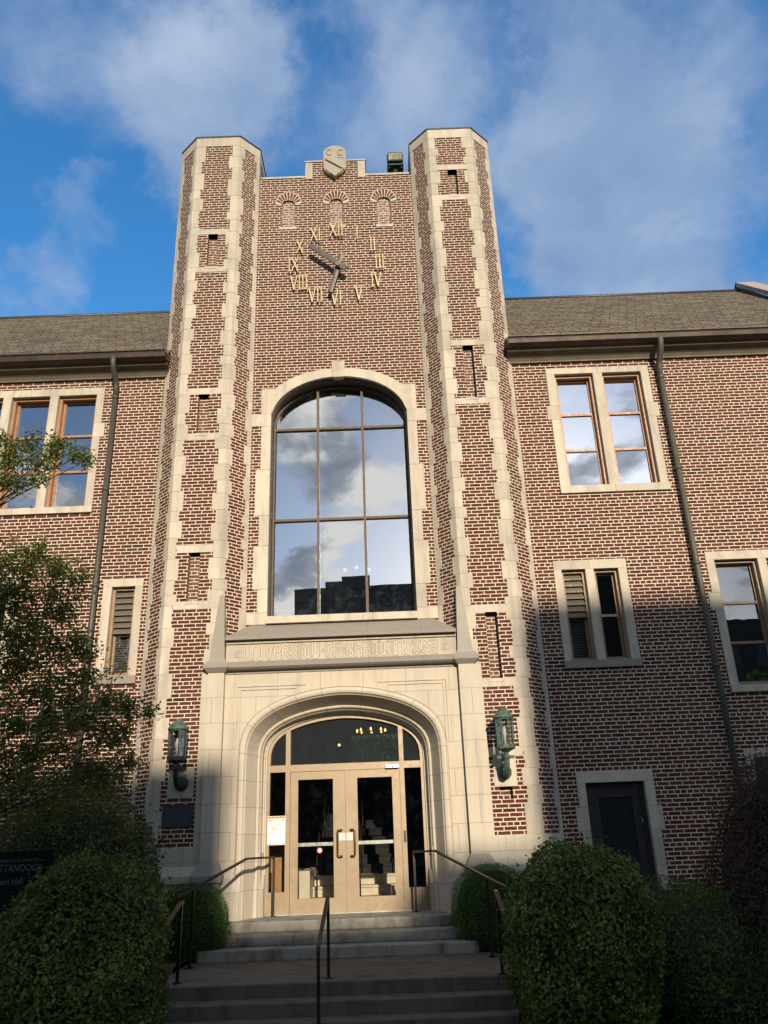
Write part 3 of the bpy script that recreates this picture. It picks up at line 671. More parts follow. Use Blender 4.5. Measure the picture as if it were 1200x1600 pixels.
# uncial lettering: a dark groove outline under a pale face, per stroke
GL = {
 'U': [[(0, 1), (.02, .3), (.1, .06), (.24, 0), (.38, .1)], [(.40, 1), (.40, .02)]],
 'N': [[(0, 1), (0, 0)], [(0, .8), (.14, .97), (.30, .95), (.40, .7), (.40, .15), (.46, 0)]],
 'I': [[(.05, 1), (.05, 0)]], 'V': [[(0, 1), (.2, 0), (.42, 1)]],
 'E': [[(.40, .82), (.26, 1), (.08, .86), (0, .5), (.08, .14), (.24, 0), (.42, .12)], [(.02, .5), (.34, .52), (.40, .82)]],
 'R': [[(.03, 1), (.03, 0)], [(.03, 1), (.28, 1), (.38, .8), (.28, .58), (.05, .52)], [(.18, .54), (.44, 0)]],
 'S': [[(.38, .86), (.22, 1), (.05, .88), (.06, .66), (.34, .36), (.36, .14), (.2, 0), (.0, .12)]],
 'T': [[(0, 1), (.44, 1)], [(.2, 1), (.08, .6), (.08, .2), (.22, 0), (.40, .08)], [(.30, 1), (.30, .1)]],
 'Y': [[(.02, 1), (.02, .3), (.14, .12), (.34, .2)], [(.40, 1), (.40, .2), (.26, 0), (.04, .0)]],
 'O': [[(.21, 1), (.06, .86), (0, .5), (.06, .14), (.21, 0), (.36, .14), (.42, .5), (.36, .86), (.21, 1)]],
 'F': [[(.04, 1), (.04, 0)], [(.04, 1), (.40, 1)], [(.04, .54), (.32, .54)]],
 'C': [[(.36, .62), (.40, .86), (.22, 1), (.06, .86), (0, .5), (.06, .14), (.22, 0), (.40, .14), (.36, .36), (.2, .3)]],
 'H': [[(.03, 1), (.03, 0)], [(.03, .5), (.2, .62), (.38, .5), (.40, .0)]],
 'A': [[(.06, .96), (.30, 1), (.40, .85), (.40, 0)], [(.40, .5), (.12, .46), (.0, .25), (.10, .04), (.40, .1)]],
 'G': [[(.38, .86), (.22, 1), (.05, .86), (0, .5), (.06, .14), (.22, 0), (.40, .16), (.40, .48), (.22, .48)]],
}
lt = MB(); xcur = -1.70; Hh = .25; zb = 4.08; cnt = 0; yb0 = YP - .03
def stroke(pts, w, lift, m):
    for a, c2 in zip(pts, pts[1:]):
        dx, dz = c2[0] - a[0], c2[1] - a[1]; l = math.hypot(dx, dz); ux, uz = dx / l, dz / l; e = w * .5
        A = (a[0] - ux * e, a[1] - uz * e); B = (c2[0] + ux * e, c2[1] + uz * e); nx, nz = -uz * w / 2, ux * w / 2
        y = yb0 - lift; lift += .00004
        lt.face([(A[0] - nx, y, A[1] - nz), (B[0] - nx, y, B[1] - nz), (B[0] + nx, y, B[1] + nz), (A[0] + nx, y, A[1] + nz)], m)
    return lift
def ornament(x):
    for k, (w, lf, m) in enumerate(((.026, .001, 1), (.012, .004, 0))):
        l = lf
        for q in ([(x, zb + .06), (x + .10, zb + .06)], [(x, zb + .15), (x + .10, zb + .15)], [(x + .05, zb + .04), (x + .05, zb + .17)], [(x + .01, zb + .06), (x + .01, zb + .15)]): l = stroke(q, w, l, m)
ornament(-1.86); ornament(1.76)
msg = 'UNIVERSITY.OF.CHATTANOOGA'
adv = (1.70 + 1.70) / (sum(.52 if ch not in 'I.' else .30 for ch in msg))
x = -1.70
for ch in msg:
    wd = (.52 if ch not in 'I.' else .30) * adv; sx = wd / .52 if ch not in 'I.' else wd / .30 * .9
    if ch == '.':
        l = .001
        for q in ([(x + .02, zb + .09), (x + .06, zb + .09)], [(x + .02, zb + .14), (x + .06, zb + .14)], [(x + .02, zb + .09), (x + .02, zb + .14)], [(x + .06, zb + .09), (x + .06, zb + .14)]): l = stroke(q, .009, l, 1)
    else:
        l = .001
        for st in GL[ch]: l = stroke([(x + px * sx, zb + pz * Hh) for px, pz in st], .047, l, 1)
        l = .004
        for st in GL[ch]: l = stroke([(x + px * sx, zb + pz * Hh) for px, pz in st], .029, l, 0)
    x += wd
lt.build('lettering', ['stone', 'groove'], insc)

# ---- entrance doors
df = MB()
zt = lambda x, o=0: PS + (PZ + o - PS) * max(0, 1 - (abs(x) / (PA + o)) ** PP) ** (1 / PQ)
df.extr(parch(0, 32, 0.0) + parch(-.05, 32, 0.0)[::-1], -.045, .06)
for x in (-1.0, .98): df.box(x - .04, x + .04, -.05, .06, 0.0, zt(x) - .03)
for x0, x1 in ((-1.31, -1.04), (-.96, .94), (1.02, 1.31)):
    df.box(x0, x1, -.047, .06, 2.235, 2.35)
for x0, x1 in ((-1.31, -1.04), (1.02, 1.31)):
    df.box(x0, x1, -.04, .06, 0.0, .30); df.box(x0, x1, -.035, .06, .30, .345)
frame = df.build('door_frame', 'bronze', hall)
for x0, x1 in ((-1.31, -1.0), (-1.0, .98), (.98, 1.31)):
    g = MB(); xs = np.linspace(x0, x1, 13); g.face([(x0, .02, 2.33), (x1, .02, 2.33)] + [(q, .02, zt(q) - .02) for q in xs[::-1]]); g.build('transom_pane', 'glass_tr', frame)
for x0, x1 in ((-1.31, -1.03), (1.01, 1.31)):
    g = MB(); g.face([(x0, .02, .32), (x1, .02, .32), (x1, .02, 2.25), (x0, .02, 2.25)]); g.build('sidelight_pane', 'glass_door', frame)
g = MB(); g.box(.975, 1.01, -.075, -.05, 1.05, 1.22); g.build('card_reader', 'reader', frame)
g = MB(); g.box(.70, .93, -.10, -.05, 2.24, 2.30); g.box(.82, .84, -.14, -.10, 2.26, 2.28); g.build('door_closer', 'steel', frame)
for sg, (x0, x1) in ((-1, (-.955, -.012)), (1, (-.008, .935))):
    d_ = MB(); st = .115; mt_ = .19
    xl_, xr_ = (x0 + st, x1 - mt_) if sg < 0 else (x0 + mt_, x1 - st)
    d_.box(x0, xl_, -.03, .03, .012, 2.23); d_.box(xr_, x1, -.03, .03, .012, 2.23)
    d_.box(xl_, xr_, -.028, .028, 2.10, 2.23); d_.box(xl_, xr_, -.028, .028, .012, .235)
    for q in ((xl_, xl_ + .018), (xr_ - .018, xr_)): d_.box(q[0], q[1], -.034, -.028, .235, 2.10)
    dr = d_.build('door', 'bronze', frame)
    g = MB(); g.face([(xl_, .0, .22), (xr_, .0, .22), (xr_, .0, 2.11), (xl_, .0, 2.11)]); dp = g.build('door_pane', 'glass_door', hall); dp.parent = dr
    g = MB(); g.box(xl_, xr_, .03, .065, 1.03, 1.085); g.build('push_bar', 'steel', hall).parent = dr
    hi, ho = sg * .075, sg * .145
    g = MB(); g.tube([(hi, -.03, 1.27), (hi, -.085, 1.27), (hi + sg * .012, -.10, 1.27), (ho - sg * .015, -.10, 1.27), (ho, -.10, 1.255), (ho, -.10, .875), (ho - sg * .015, -.10, .86), (hi + sg * .012, -.10, .86), (hi, -.085, .86), (hi, -.03, .86)], .0135, 8)
    g.build('handle', 'handle', hall).parent = dr
    g = MB(); xa = x1 - .115 if sg < 0 else x0 + .005; g.box(xa, xa + .11, -.036, -.03, 1.10, 1.22); g.build('pull_plate', 'steel', hall).parent = dr
    if sg < 0:
        g = MB(); g.lathe((-.455, -.004, .96), [(.045, 0), (.045, .003)], 16, 0, False, 'y'); g.lathe((-.455, -.009, .96), [(.03, 0), (.03, .002)], 16, 1, False, 'y'); g.build('sticker', ['red', 'white'], hall).parent = dr
for o in list(frame.children):
    if o.name.startswith('door') and o.name != 'door_closer': pass
# threshold
g = MB(); g.box(-1.31, 1.31, -.08, .1, 0.0, .012); g.build('threshold', 'steel', frame)

# ---- wings: walls with window openings
def wing_window(x0, x1, z0, z1, lights, za, zb, kinds, quoins=(), glass='glass', frame_m='wood', panes=3, cut=None, dirty_sill=False):
    """stone-framed window; kinds: 'sash' or 'louver' for each light"""
    s = MB(); yf = YW - .014; yb = YW + .26
    xm = (x0 + x1) / 2
    s.rnd(); s.box(x0, xm - .002, yf, yb, zb, z1); s.rnd(); s.box(xm + .002, x1, yf, yb, zb, z1)
    edges = [x0] + [e for l in lights for e in l] + [x1]
    for i in range(0, len(edges), 2):
        a, c2 = edges[i], edges[i + 1]
        if c2 - a < .02: continue
        zs_ = sorted({za, zb} | {q for q in quoins for q in q}) if i in (0, len(edges) - 2) else [za, zb]
        for q0, q1 in zip(zs_, zs_[1:]):
            ex = .075 if any(abs(q0 - q[0]) < 1e-6 for q in quoins) else 0
            s.rnd(); s.box(a - (ex if i == 0 else 0), c2 + (ex if i == len(edges) - 2 else 0), yf, yb, q0 + .002, q1 - .002)
    w = s.build('window', 'stone', hall)
    s = MB(); s.rnd(); s.box(x0 - .01, xm - .002, YW - .055, yb, z0, za); s.rnd(); s.box(xm + .002, x1 + .01, YW - .055, yb, z0, za); s.build('sill', 'dirty' if dirty_sill else 'stone', w)
    for (a, c2), kind in zip(lights, kinds):
        f = MB(); y0 = YW + .085; fw = .05
        f.box(a, a + fw, y0, y0 + .16, za, zb); f.box(c2 - fw, c2, y0, y0 + .16, za, zb); f.box(a + fw, c2 - fw, y0, y0 + .16, zb - fw, zb); f.box(a + fw, c2 - fw, y0, y0 + .16, za, za + fw)
        a2, c3, z2, z3 = a + fw, c2 - fw, za + fw, zb - fw; sw = .035; y1 = y0 + .105
        if kind == 'louver': z3m = z2 + (z3 - z2) * .48
        else: z3m = z3
        f.box(a2, a2 + sw, y1, y1 + .05, z2, z3m); f.box(c3 - sw, c3, y1, y1 + .05, z2, z3m); f.box(a2 + sw, c3 - sw, y1, y1 + .05, z2, z2 + sw * 1.2); f.box(a2 + sw, c3 - sw, y1, y1 + .05, z3m - sw, z3m)
        n = panes if kind == 'sash' else 1
        for k in range(1, n):
            zz_ = z2 + (z3 - z2) * k / n; f.box(a2 + sw, c3 - sw, y1 - .006, y1 + .05, zz_ - .024, zz_ + .024)
        f.build('sash', frame_m, w)
        for k in range(n):
            p0 = z2 + (z3m - z2) * k / n; p1 = z2 + (z3m - z2) * (k + 1) / n; yy = y1 + .028; tl = random.uniform(-.0025, .0025); tv = random.uniform(-.003, .003)
            g = MB(); g.face([(a2 + .01, yy + tl, p0 + .005), (c3 - .01, yy - tl, p0 + .005), (c3 - .01, yy - tl + tv, p1 - .005), (a2 + .01, yy + tl + tv, p1 - .005)]); g.build('pane', glass, w)
        if kind == 'louver':
            g = MB(); nl = 7
            for k in range(nl):
                zc = z3m + (z3 - z3m) * (k + .5) / nl; hh = (z3 - z3m) / nl
                g.face([(a2, y0 + .025, zc - hh * .5), (c3, y0 + .025, zc - hh * .5), (c3, y0 + .085, zc + hh * .48), (a2, y0 + .085, zc + hh * .48)])
                g.box(a2, c3, y0 + .025, y0 + .04, zc - hh * .5 - .006, zc - hh * .5 + .03)
            g.build('louver', 'louver', w)
            g = MB()
            for k in range(16):
                zc = z2 + (z3m - z2) * (k + .5) / 16; g.face([(a2, y1 + .10, zc - .022), (c3, y1 + .10, zc - .022), (c3, y1 + .125, zc + .018), (a2, y1 + .125, zc + .018)])
            g.build('blind', 'blind', w)
    return (x0 + .015, x1 - .015, z0 + .01, z1 - .015)

hR, hL = [], []
hR.append(wing_window(4.29, 6.40, 7.17, 10.0, [(4.46, 5.25), (5.44, 6.24)], 7.32, 9.86, ['sash'] * 2, [(8.80, 9.12)], 'glass_bright'))
hR.append(wing_window(3.965, 5.32, 3.79, 5.81, [(4.105, 4.55), (4.705, 5.165)], 3.92, 5.635, ['louver', 'sash'], (), 'glass_dim', 'wood_dull', 2, dirty_sill=True))
hR.append(wing_window(6.82, 8.95, 3.27, 5.88, [(6.97, 7.78), (7.94, 8.78)], 3.39, 5.72, ['sash'] * 2, [(4.75, 5.08)], 'glass_mid', 'wood_dull'))
hR.append(wing_window(6.82, 8.95, .75, 2.32, [(6.97, 7.78), (7.94, 8.78)], .87, 2.17, ['sash'] * 2, (), 'glass', 'wood_dull', 2))
hL.append(wing_window(-7.88, -4.83, 7.15, 9.95, [(-7.70, -6.91), (-6.73, -5.94), (-5.77, -4.98)], 7.28, 9.79, ['sash'] * 3, [(8.80, 9.12)], 'glass'))
hL.append(wing_window(-4.445, -3.705, 3.815, 5.78, [(-4.285, -3.845)], 3.96, 5.63, ['louver'], (), 'glass_dim', 'wood_dull', 1, dirty_sill=True))
hL.append(wing_window(-8.2, -6.07, 3.27, 5.81, [(-8.03, -7.22), (-7.05, -6.22)], 3.40, 5.65, ['sash'] * 2, [(4.75, 5.08)], 'glass'))
# dark side door on the right wing
s = MB(); yf = YW - .014
s.rnd(); s.box(3.92, 5.22, yf, YW + .14, 1.86, 2.03)
for a, c2, sg in ((3.92, 4.06, -1), (5.06, 5.22, 1)):
    for q0, q1, ex in ((-.1, .55, 0), (.55, 1.10, 0), (1.10, 1.47, .07), (1.47, 1.86, 0)):
        s.rnd(); s.box(a - (ex if sg < 0 else 0), c2 + (ex if sg > 0 else 0), yf, YW + .14, q0 + .002, q1 - .002)
sdoor = s.build('side_doorway', 'stone', hall)
s = MB(); y0 = YW + .10; s.box(4.06, 4.13, y0, y0 + .06, -.1, 1.86); s.box(4.99, 5.06, y0, y0 + .06, -.1, 1.86); s.box(4.13, 4.99, y0, y0 + .06, 1.78, 1.86)
s.box(4.135, 4.28, y0 + .02, y0 + .06, -.1, 1.775); s.box(4.84, 4.985, y0 + .02, y0 + .06, -.1, 1.775); s.box(4.28, 4.84, y0 + .02, y0 + .06, 1.62, 1.775); s.box(4.28, 4.84, y0 + .02, y0 + .06, -.1, .30)
sd_ = s.build('door', 'blackdoor', sdoor)
s = MB(); s.box(4.955, 4.975, y0 - .004, y0 + .02, 1.20, 1.28); s.build('hinge', 'steel', sdoor)
s = MB(); s.face([(4.28, y0 + .045, .3), (4.84, y0 + .045, .3), (4.84, y0 + .045, 1.62), (4.28, y0 + .045, 1.62)]); s.build('door_pane', 'far_glass', sdoor)
hR.append((3.935, 5.205, -.95, 2.015))
def hole(h): return rect(*h)
b = MB(); b.sheet(rect(3.60, 11.0, -1.1, 10.40), [hole(h) for h in hR], YW, 0, .27); b.build('wing_wall', 'brick', hall)
b = MB(); b.sheet(rect(-14.0, -3.60, -1.1, 10.40), [hole(h) for h in hL], YW, 0, .27); b.build('wing_wall', 'brick', hall)
# shell: ends, back, floors, dark rooms
b = MB()
b.box(-14, -13.8, YW + .3, 8.6, -1.1, 10.4); b.box(10.8, 11.0, YW + .3, 8.6, -1.1, 10.4)
for x0, x1 in ((-14, -2.6), (2.6, 11)):
    b.box(x0, x1, 8.4, 8.6, -1.1, 10.4)
    for z in (-.2, 3.0, 6.75, 10.3): b.box(x0 + .2, x1 - .2, YW + .3, 8.4, z - .1, z)
    b.box(x0 + .2, x1 - .2, 4.6, 4.7, -.2, 10.2)
b.box(-2.6, -2.45, 1.0, 8.6, -.6, 14.8); b.box(2.45, 2.6, 1.0, 8.6, -.6, 14.8)
b.box(-2.45, 2.45, .12, 8.4, 4.45, 4.60); b.box(-2.45, 2.45, .61, 8.6, 14.6, 14.8)
b.box(-2.45, 2.45, 6.0, 6.1, 4.60, 14.6)
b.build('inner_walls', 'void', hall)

# ---- roofs, gutters, soffits
def roof(x0, x1):
    ez, ey, rz, ry = 10.50, -.66, 15.0, 4.0
    r_ = MB(); t_ = .10
    r_.face([(x0, ey, ez), (x1, ey, ez), (x1, ry, rz), (x0, ry, rz)]); r_.face([(x0, 9.2, ez - .3), (x0, ry, rz), (x1, ry, rz), (x1, 9.2, ez - .3)])
    r_.face([(x0, ey, ez - t_), (x0, ey, ez), (x0, ry, rz), (x0, 9.2, ez - .3)]); r_.face([(x1, ey, ez), (x1, ey, ez - t_), (x1, 9.2, ez - .3), (x1, ry, rz)])
    rf = r_.build('roof', 'shingle', hall)
    c_ = MB(); c_.tube([(x0, ry, rz + .005), (x1, ry, rz + .005)], .05, 8); c_.build('ridge_cap', 'lead', rf)
    g = MB()
    pr = [(10.50, -.655), (10.495, -.80), (10.44, -.825), (10.36, -.80), (10.33, -.72), (10.33, -.655)]
    hprof(g, pr, x0, x1); hprof(g, [(10.515, -.805), (10.515, -.835), (10.49, -.835), (10.49, -.805)], x0, x1)
    xx = math.ceil(x0 / 1.9) * 1.9
    while xx < x1: hprof(g, [(10.50, -.815), (10.44, -.833), (10.355, -.808), (10.36, -.795), (10.44, -.815)], xx, xx + .03); xx += 1.9
    g.build('gutter', 'gutter', rf)
    g = MB(); hprof(g, [(10.34, -.66), (10.28, -.60), (10.255, -.50), (10.215, -.43), (10.16, -.39), (10.13, -.385), (10.13, YW), (10.34, YW)], x0, x1); g.build('soffit', 'soffit', rf)
    return rf
roof(-14.2, -3.50); rr = roof(3.50, 11.15)
g = MB()                                    # raised gable parapet at the right end
for k in range(6):
    a = k / 6; c2 = (k + 1) / 6; g.rnd()
    y0_, z0_ = -.9 + 4.9 * a, 10.55 + 4.75 * a; y1_, z1_ = -.9 + 4.9 * c2, 10.55 + 4.75 * c2
    g.face([(11.0, y0_, z0_), (11.55, y0_, z0_), (11.55, y1_, z1_), (11.0, y1_, z1_)]); g.face([(11.0, y0_, z0_), (11.0, y1_, z1_), (11.0, y1_, z1_ - .16), (11.0, y0_, z0_ - .16)])
g.face([(11.0, -.9, 10.39), (11.55, -.9, 10.39), (11.55, -.9, 10.55), (11.0, -.9, 10.55)]); g.box(11.03, 11.52, -.88, 9, -1.1, 10.39)
g.face([(11.0, 4.0, 15.30), (11.55, 4.0, 15.30), (11.55, 9, 10.4), (11.0, 9, 10.4)]); g.build('gable_coping', 'spire', hall)
g = MB(); g.face([(11.04, -.86, 10.3), (11.04, 4.0, 15.14), (11.04, 4.0, 14.6), (11.04, -.86, 9.9)][::-1]); g.build('gable_flashing', 'verdigris', hall)

def downspout(x, green):
    d_ = MB(); pts = [(x, -.77, 10.42), (x, -.77, 10.28), (x, -.70, 10.14), (x, -.52, 10.0), (x, -.45, 9.88), (x, -.445, 9.6)]
    d_.tube(pts, .058, 10); d_.tube([(x, -.445, 9.62), (x, -.445, -.4)], .052, 10)
    for z in (9.6, 7.55, 5.6, 3.7, 1.8): d_.tube([(x, -.445, z), (x, -.445, z + .07)], .064, 10); d_.box(x - .02, x + .02, -.445, YW, z + .02, z + .05)
    d_.build('downspout', 'copper' if green else 'copper_dark', hall)
downspout(-4.56, False); downspout(6.60, True)

# ---- lobby and stair seen through the doors
b = MB()
b.box(-2.45, 2.45, .08, 1.15, -.15, -.002, 1); b.box(-2.45, -2.3, .1, 8.4, -.15, 4.45); b.box(2.3, 2.45, .1, 8.4, -.15, 4.45)
b.box(-2.3, 2.3, .07, .12, 3.6, 4.45); b.box(-2.3, -1.40, .07, .12, 0, 3.6); b.box(1.40, 2.3, .07, .12, 0, 3.6)
for x0, x1, z0, z1 in ((-2.3, -.3, -.1, 4.45), (1.05, 2.3, -.1, 4.45), (-.3, 1.05, -.1, 2.95), (-.3, 1.05, 3.75, 4.45)): b.box(x0, x1, 8.0, 8.1, z0, z1)
b.box(-2.3, 2.3, 6.0, 8.0, 2.20, 2.31)
b.build('lobby', ['lobby', 'terrazzo'], hall)
b = MB()
for k in range(14): b.rnd(); q_ = 0 if k < 3 else 1; b.box(-.72, 1.05, 1.15 + .35 * k, 6.2, .165 * k + (.0 if k == 0 else .001), .165 * (k + 1), q_); b.box(-.72, 1.05, 1.12 + .35 * k, 1.15 + .35 * k, .165 * (k + 1) - .035, .165 * (k + 1), q_)  # upper steps take the dark colour that stands for shade
b.box(-.92, -.73, 1.05, 6.2, 0, .62); b.build('inner_stair', ['terrazzo', 'stair_shade'], hall)
b = MB(); b.box(-1.36, -1.0, .55, .60, .0, 1.15); b.build('oak_panel', 'orange', hall)
b = MB()
for x in (-.62, .16, .95): b.tube([(x, 1.25, .95), (x, 5.9, 3.15)], .022, 6); [b.tube([(x, 1.25 + .9 * k, .95 + .425 * k), (x, 1.25 + .9 * k, .1 + .425 * k)], .015, 6) for k in range(6)]
b.build('stair_handrail', 'black', hall)
b = MB()
for x in (-.30, -.02, .25, .52, .79, 1.05): b.box(x - .02, x + .02, 8.0, 8.06, 2.95, 3.75)
b.box(-.3, 1.05, 7.99, 8.05, 3.30, 3.36); b.build('stair_window', 'white', hall)

# ================================================================== things on the hall
# clock
ck = empty('wall_clock', (0, YW, 12.86), 'large clock of gilded roman numerals and two grey hands mounted on the tower brick', 'clock')
NUM = [('XII', .01, 13.79), ('I', .47, 13.69), ('II', .81, 13.35), ('III', .95, 12.86), ('IV', .86, 12.37), ('V', .475, 12.03), ('VI', -.01, 11.93), ('VII', -.46, 12.02), ('VIII', -.82, 12.36), ('IX', -.95, 12.86), ('X', -.81, 13.35), ('XI', -.46, 13.68)]
def numeral(s_, xc, zc):
    nm = MB(); wd = {'I': .075, 'V': .17, 'X': .175}; w = sum(wd[c] for c in s_); x = xc - w / 2; h = .178; y = YW - .075; e = 0
    def st(x0, z0, x1, z1, t_):
        nonlocal e
        nm.bar((x0, y - e, z0), (x1, y - e, z1), t_, .03, 0, (0, 1, 0)); e += .0012
    for c in s_:
        k = wd[c]; m = x + k / 2
        if c == 'I':
            st(m, zc - h, m, zc + h, .021); st(m - .035, zc + h, m + .035, zc + h, .016); st(m - .035, zc - h, m + .035, zc - h, .016)
        elif c == 'V':
            st(x + .02, zc + h, m, zc - h, .027); st(x + k - .02, zc + h, m, zc - h, .02); st(x, zc + h, x + .06, zc + h, .016); st(x + k - .05, zc + h, x + k, zc + h, .016)
        else:
            st(x + .02, zc + h, x + k - .02, zc - h, .027); st(x + k - .02, zc + h, x + .02, zc - h, .02)
            for q in (x, x + k - .05): st(q, zc + h, q + .05, zc + h, .016); st(q, zc - h, q + .05, zc - h, .016)
        x += k
    for q in (-.25, .25): nm.tube([(xc + q * w, y, zc), (xc + q * w, YW + .01, zc)], .008, 6)
    nm.build('numeral', 'gold', ck)
for q in NUM: numeral(*q)
def hand(name, a, c2, w, y, d):
    hm = MB(); A, B = Vector((a[0], 0, a[1])), Vector((c2[0], 0, c2[1])); t_ = (B - A).normalized(); n_ = Vector((-t_.z, 0, t_.x)) * w / 2
    f = [A - n_, B - n_ * .85, B + n_ * .85, A + n_]
    def at(p, yy): return (p.x, yy, p.z)
    r0, r1 = A, B
    F = [at(p, y) for p in f]; K = [at(p, y + d) for p in f]; ra, rb = at(A, y - d * .55), at(B, y - d * .55)
    for q in ([F[0], F[1], rb, ra], [ra, rb, F[2], F[3]], [F[0], ra, F[3]], [F[1], F[2], rb], K[::-1]): hm.face(q)
    for i in range(4): j = (i + 1) % 4; hm.face([F[i], K[i], K[j], F[j]])
    import bmesh
    o = hm.build(name, 'hand', ck, True)
    bm = bmesh.new(); bm.from_mesh(o.data); bmesh.ops.recalc_face_normals(bm, faces=bm.faces); bm.to_mesh(o.data); bm.free()
hand('hour_hand', (.12, 13.02), (-.14, 12.02), .115, -.50, .03); hand('minute_hand', (.225, 12.56), (-.555, 13.23), .13, -.585, .035)
hm = MB(); hm.tube([(.045, YW + .02, 12.69), (.045, -.60, 12.69)], .035, 10); hm.lathe((.045, -.60, 12.69), [(.06, -.012), (.06, .012)], 12, 0, False, 'y'); hm.build('spindle', 'hand', ck)

# lanterns
def lantern(sg, label, patina):
    xc = sg * 2.665; yc = -1.17; zp = 2.03 if sg > 0 else 2.04
    L = empty('wall_lantern', (xc, YT, zp), label, 'lantern', 'lanterns either side of the entrance')
    pl = MB(); pl.rnd(); pl.box(xc - .225 if sg < 0 else xc - .18, xc + .20 if sg < 0 else xc + .20, YT - .015, YT + .02, zp - .20, zp + .26); pl.build('mounting_stone', 'stone', L)
    b_ = MB(); b_.lathe((xc + .02 * 0, YT - .015, zp + .02), [(.115, 0), (.115, .035), (.09, .06), (.05, .075)], 18, 0, True, 'y')
    b_.tube([(xc, YT - .05, zp), (xc, YT - .20, zp - .03), (xc, YT - .33, zp + .02), (xc, yc + .01, zp + .12), (xc, yc, zp + .24), (xc, yc, zp + .33)], [.05, .05, .048, .045, .042, .042], 10)
    b_.lathe((xc, yc, zp + .20), [(.058, 0), (.065, .02), (.058, .04)], 12); b_.bar((xc - .14, yc + .12, zp + .235), (xc + .14, yc + .12, zp + .235), .035, .05); b_.bar((xc, YT, zp + .235), (xc, yc, zp + .235), .03, .03)
    b_.lathe((xc, yc, zp + .30), [(.05, 0), (.10, .03), (.155, .05), (.158, .075), (.145, .09)], 8, 0, False); b_.build('bracket', patina, L)
    z0, z1 = zp + .385, zp + .83
    f = MB(); n = 8; r0, r1 = .135, .148
    for k in range(n):
        a = 2 * math.pi * (k + .5) / n; f.bar((xc + r0 * math.cos(a), yc + r0 * math.sin(a), z0), (xc + r1 * math.cos(a), yc + r1 * math.sin(a), z1), .018, .018, 0, (math.cos(a), math.sin(a), 0))
    f.lathe((xc, yc, z0 - .005), [(.15, 0), (.15, .03), (.138, .035)], 8, 0, False, rot=math.pi / 8); f.lathe((xc, yc, z1 - .02), [(.158, 0), (.158, .03)], 8, 0, False, rot=math.pi / 8); f.build('lamp_frame', patina, L)
    gl = MB()
    for k in range(n):
        a0, a1 = 2 * math.pi * (k + .5) / n, 2 * math.pi * (k + 1.5) / n; q0, q1 = r0 - .003, r1 - .003
        gl.face([(xc + q0 * math.cos(a0), yc + q0 * math.sin(a0), z0), (xc + q0 * math.cos(a1), yc + q0 * math.sin(a1), z0), (xc + q1 * math.cos(a1), yc + q1 * math.sin(a1), z1), (xc + q1 * math.cos(a0), yc + q1 * math.sin(a0), z1)])
    gl.build('lamp_glass', 'glass_lamp', L)
    cp = MB(); cp.lathe((xc, yc, z1), [(.165, 0), (.172, .02), (.15, .045), (.13, .075), (.115, .10), (.085, .125), (.075, .13), (.075, .155), (.06, .165), (.02, .175)], 16); cp.build('lamp_cap', 'verdigris', L)
    bb = MB(); bb.lathe((xc, yc, z0 + .03), [(.025, 0), (.025, .12), (.03, .13), (.045, .17), (.04, .22), (.018, .28), (.005, .29)], 12); bb.build('bulb', 'bulb', L)
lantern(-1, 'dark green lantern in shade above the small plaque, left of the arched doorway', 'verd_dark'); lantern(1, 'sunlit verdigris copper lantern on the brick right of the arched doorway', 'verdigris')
pq = empty('plaque', (-2.70, YT, 1.56), 'small blue grey metal plaque below the left lantern', 'plaque')
g = MB(); g.box(-2.95, -2.45, YT - .022, YT + .005, 1.39, 1.73); g.build('plate', 'plaque', pq)
g = MB()
for q in ((-2.95, -2.45, 1.39, 1.405), (-2.95, -2.45, 1.715, 1.73)): g.box(q[0], q[1], YT - .028, YT - .0225, q[2], q[3])
for q in ((-2.95, -2.935), (-2.465, -2.45)): g.box(q[0], q[1], YT - .028, YT - .0225, 1.4055, 1.7145)
for x_ in (-2.915, -2.485):
    for z_ in (1.425, 1.695): g.lathe((x_, YT - .022, z_), [(.012, 0), (.008, .008)], 8, 0, False, 'y')
g.build('rim', 'plaque', pq)

# floodlight on the parapet
fl = empty('floodlight', (1.44, YW, 15.45), 'boxy dark floodlight standing on the parapet beside the right turret', 'floodlight')
g = MB(); c_ = Vector((1.41, YW + .0, 15.80)); g.box(1.22, 1.60, -.40, -.12, 15.64, 15.96); g.box(1.24, 1.58, -.47, -.40, 15.70, 15.955)
g.build('housing', 'verd_dark', fl)
g = MB(); g.face([(1.26, -.473, 15.73), (1.56, -.473, 15.73), (1.56, -.473, 15.93), (1.26, -.473, 15.93)]); g.build('lens', 'lens', fl)
g = MB(); g.box(1.37, 1.45, -.30, -.22, 15.45, 15.64); g.box(1.30, 1.56, -.34, -.18, 15.45, 15.475); g.box(1.25, 1.28, -.36, -.2, 15.58, 15.64); g.box(1.54, 1.57, -.36, -.2, 15.58, 15.64); g.build('bracket', 'black', fl)
g = MB(); g.lathe((1.53, -.3, 15.96), [(.03, 0), (.03, .06), (.035, .07), (.035, .13), (.02, .15)], 10); g.build('photocell', 'steel', fl)

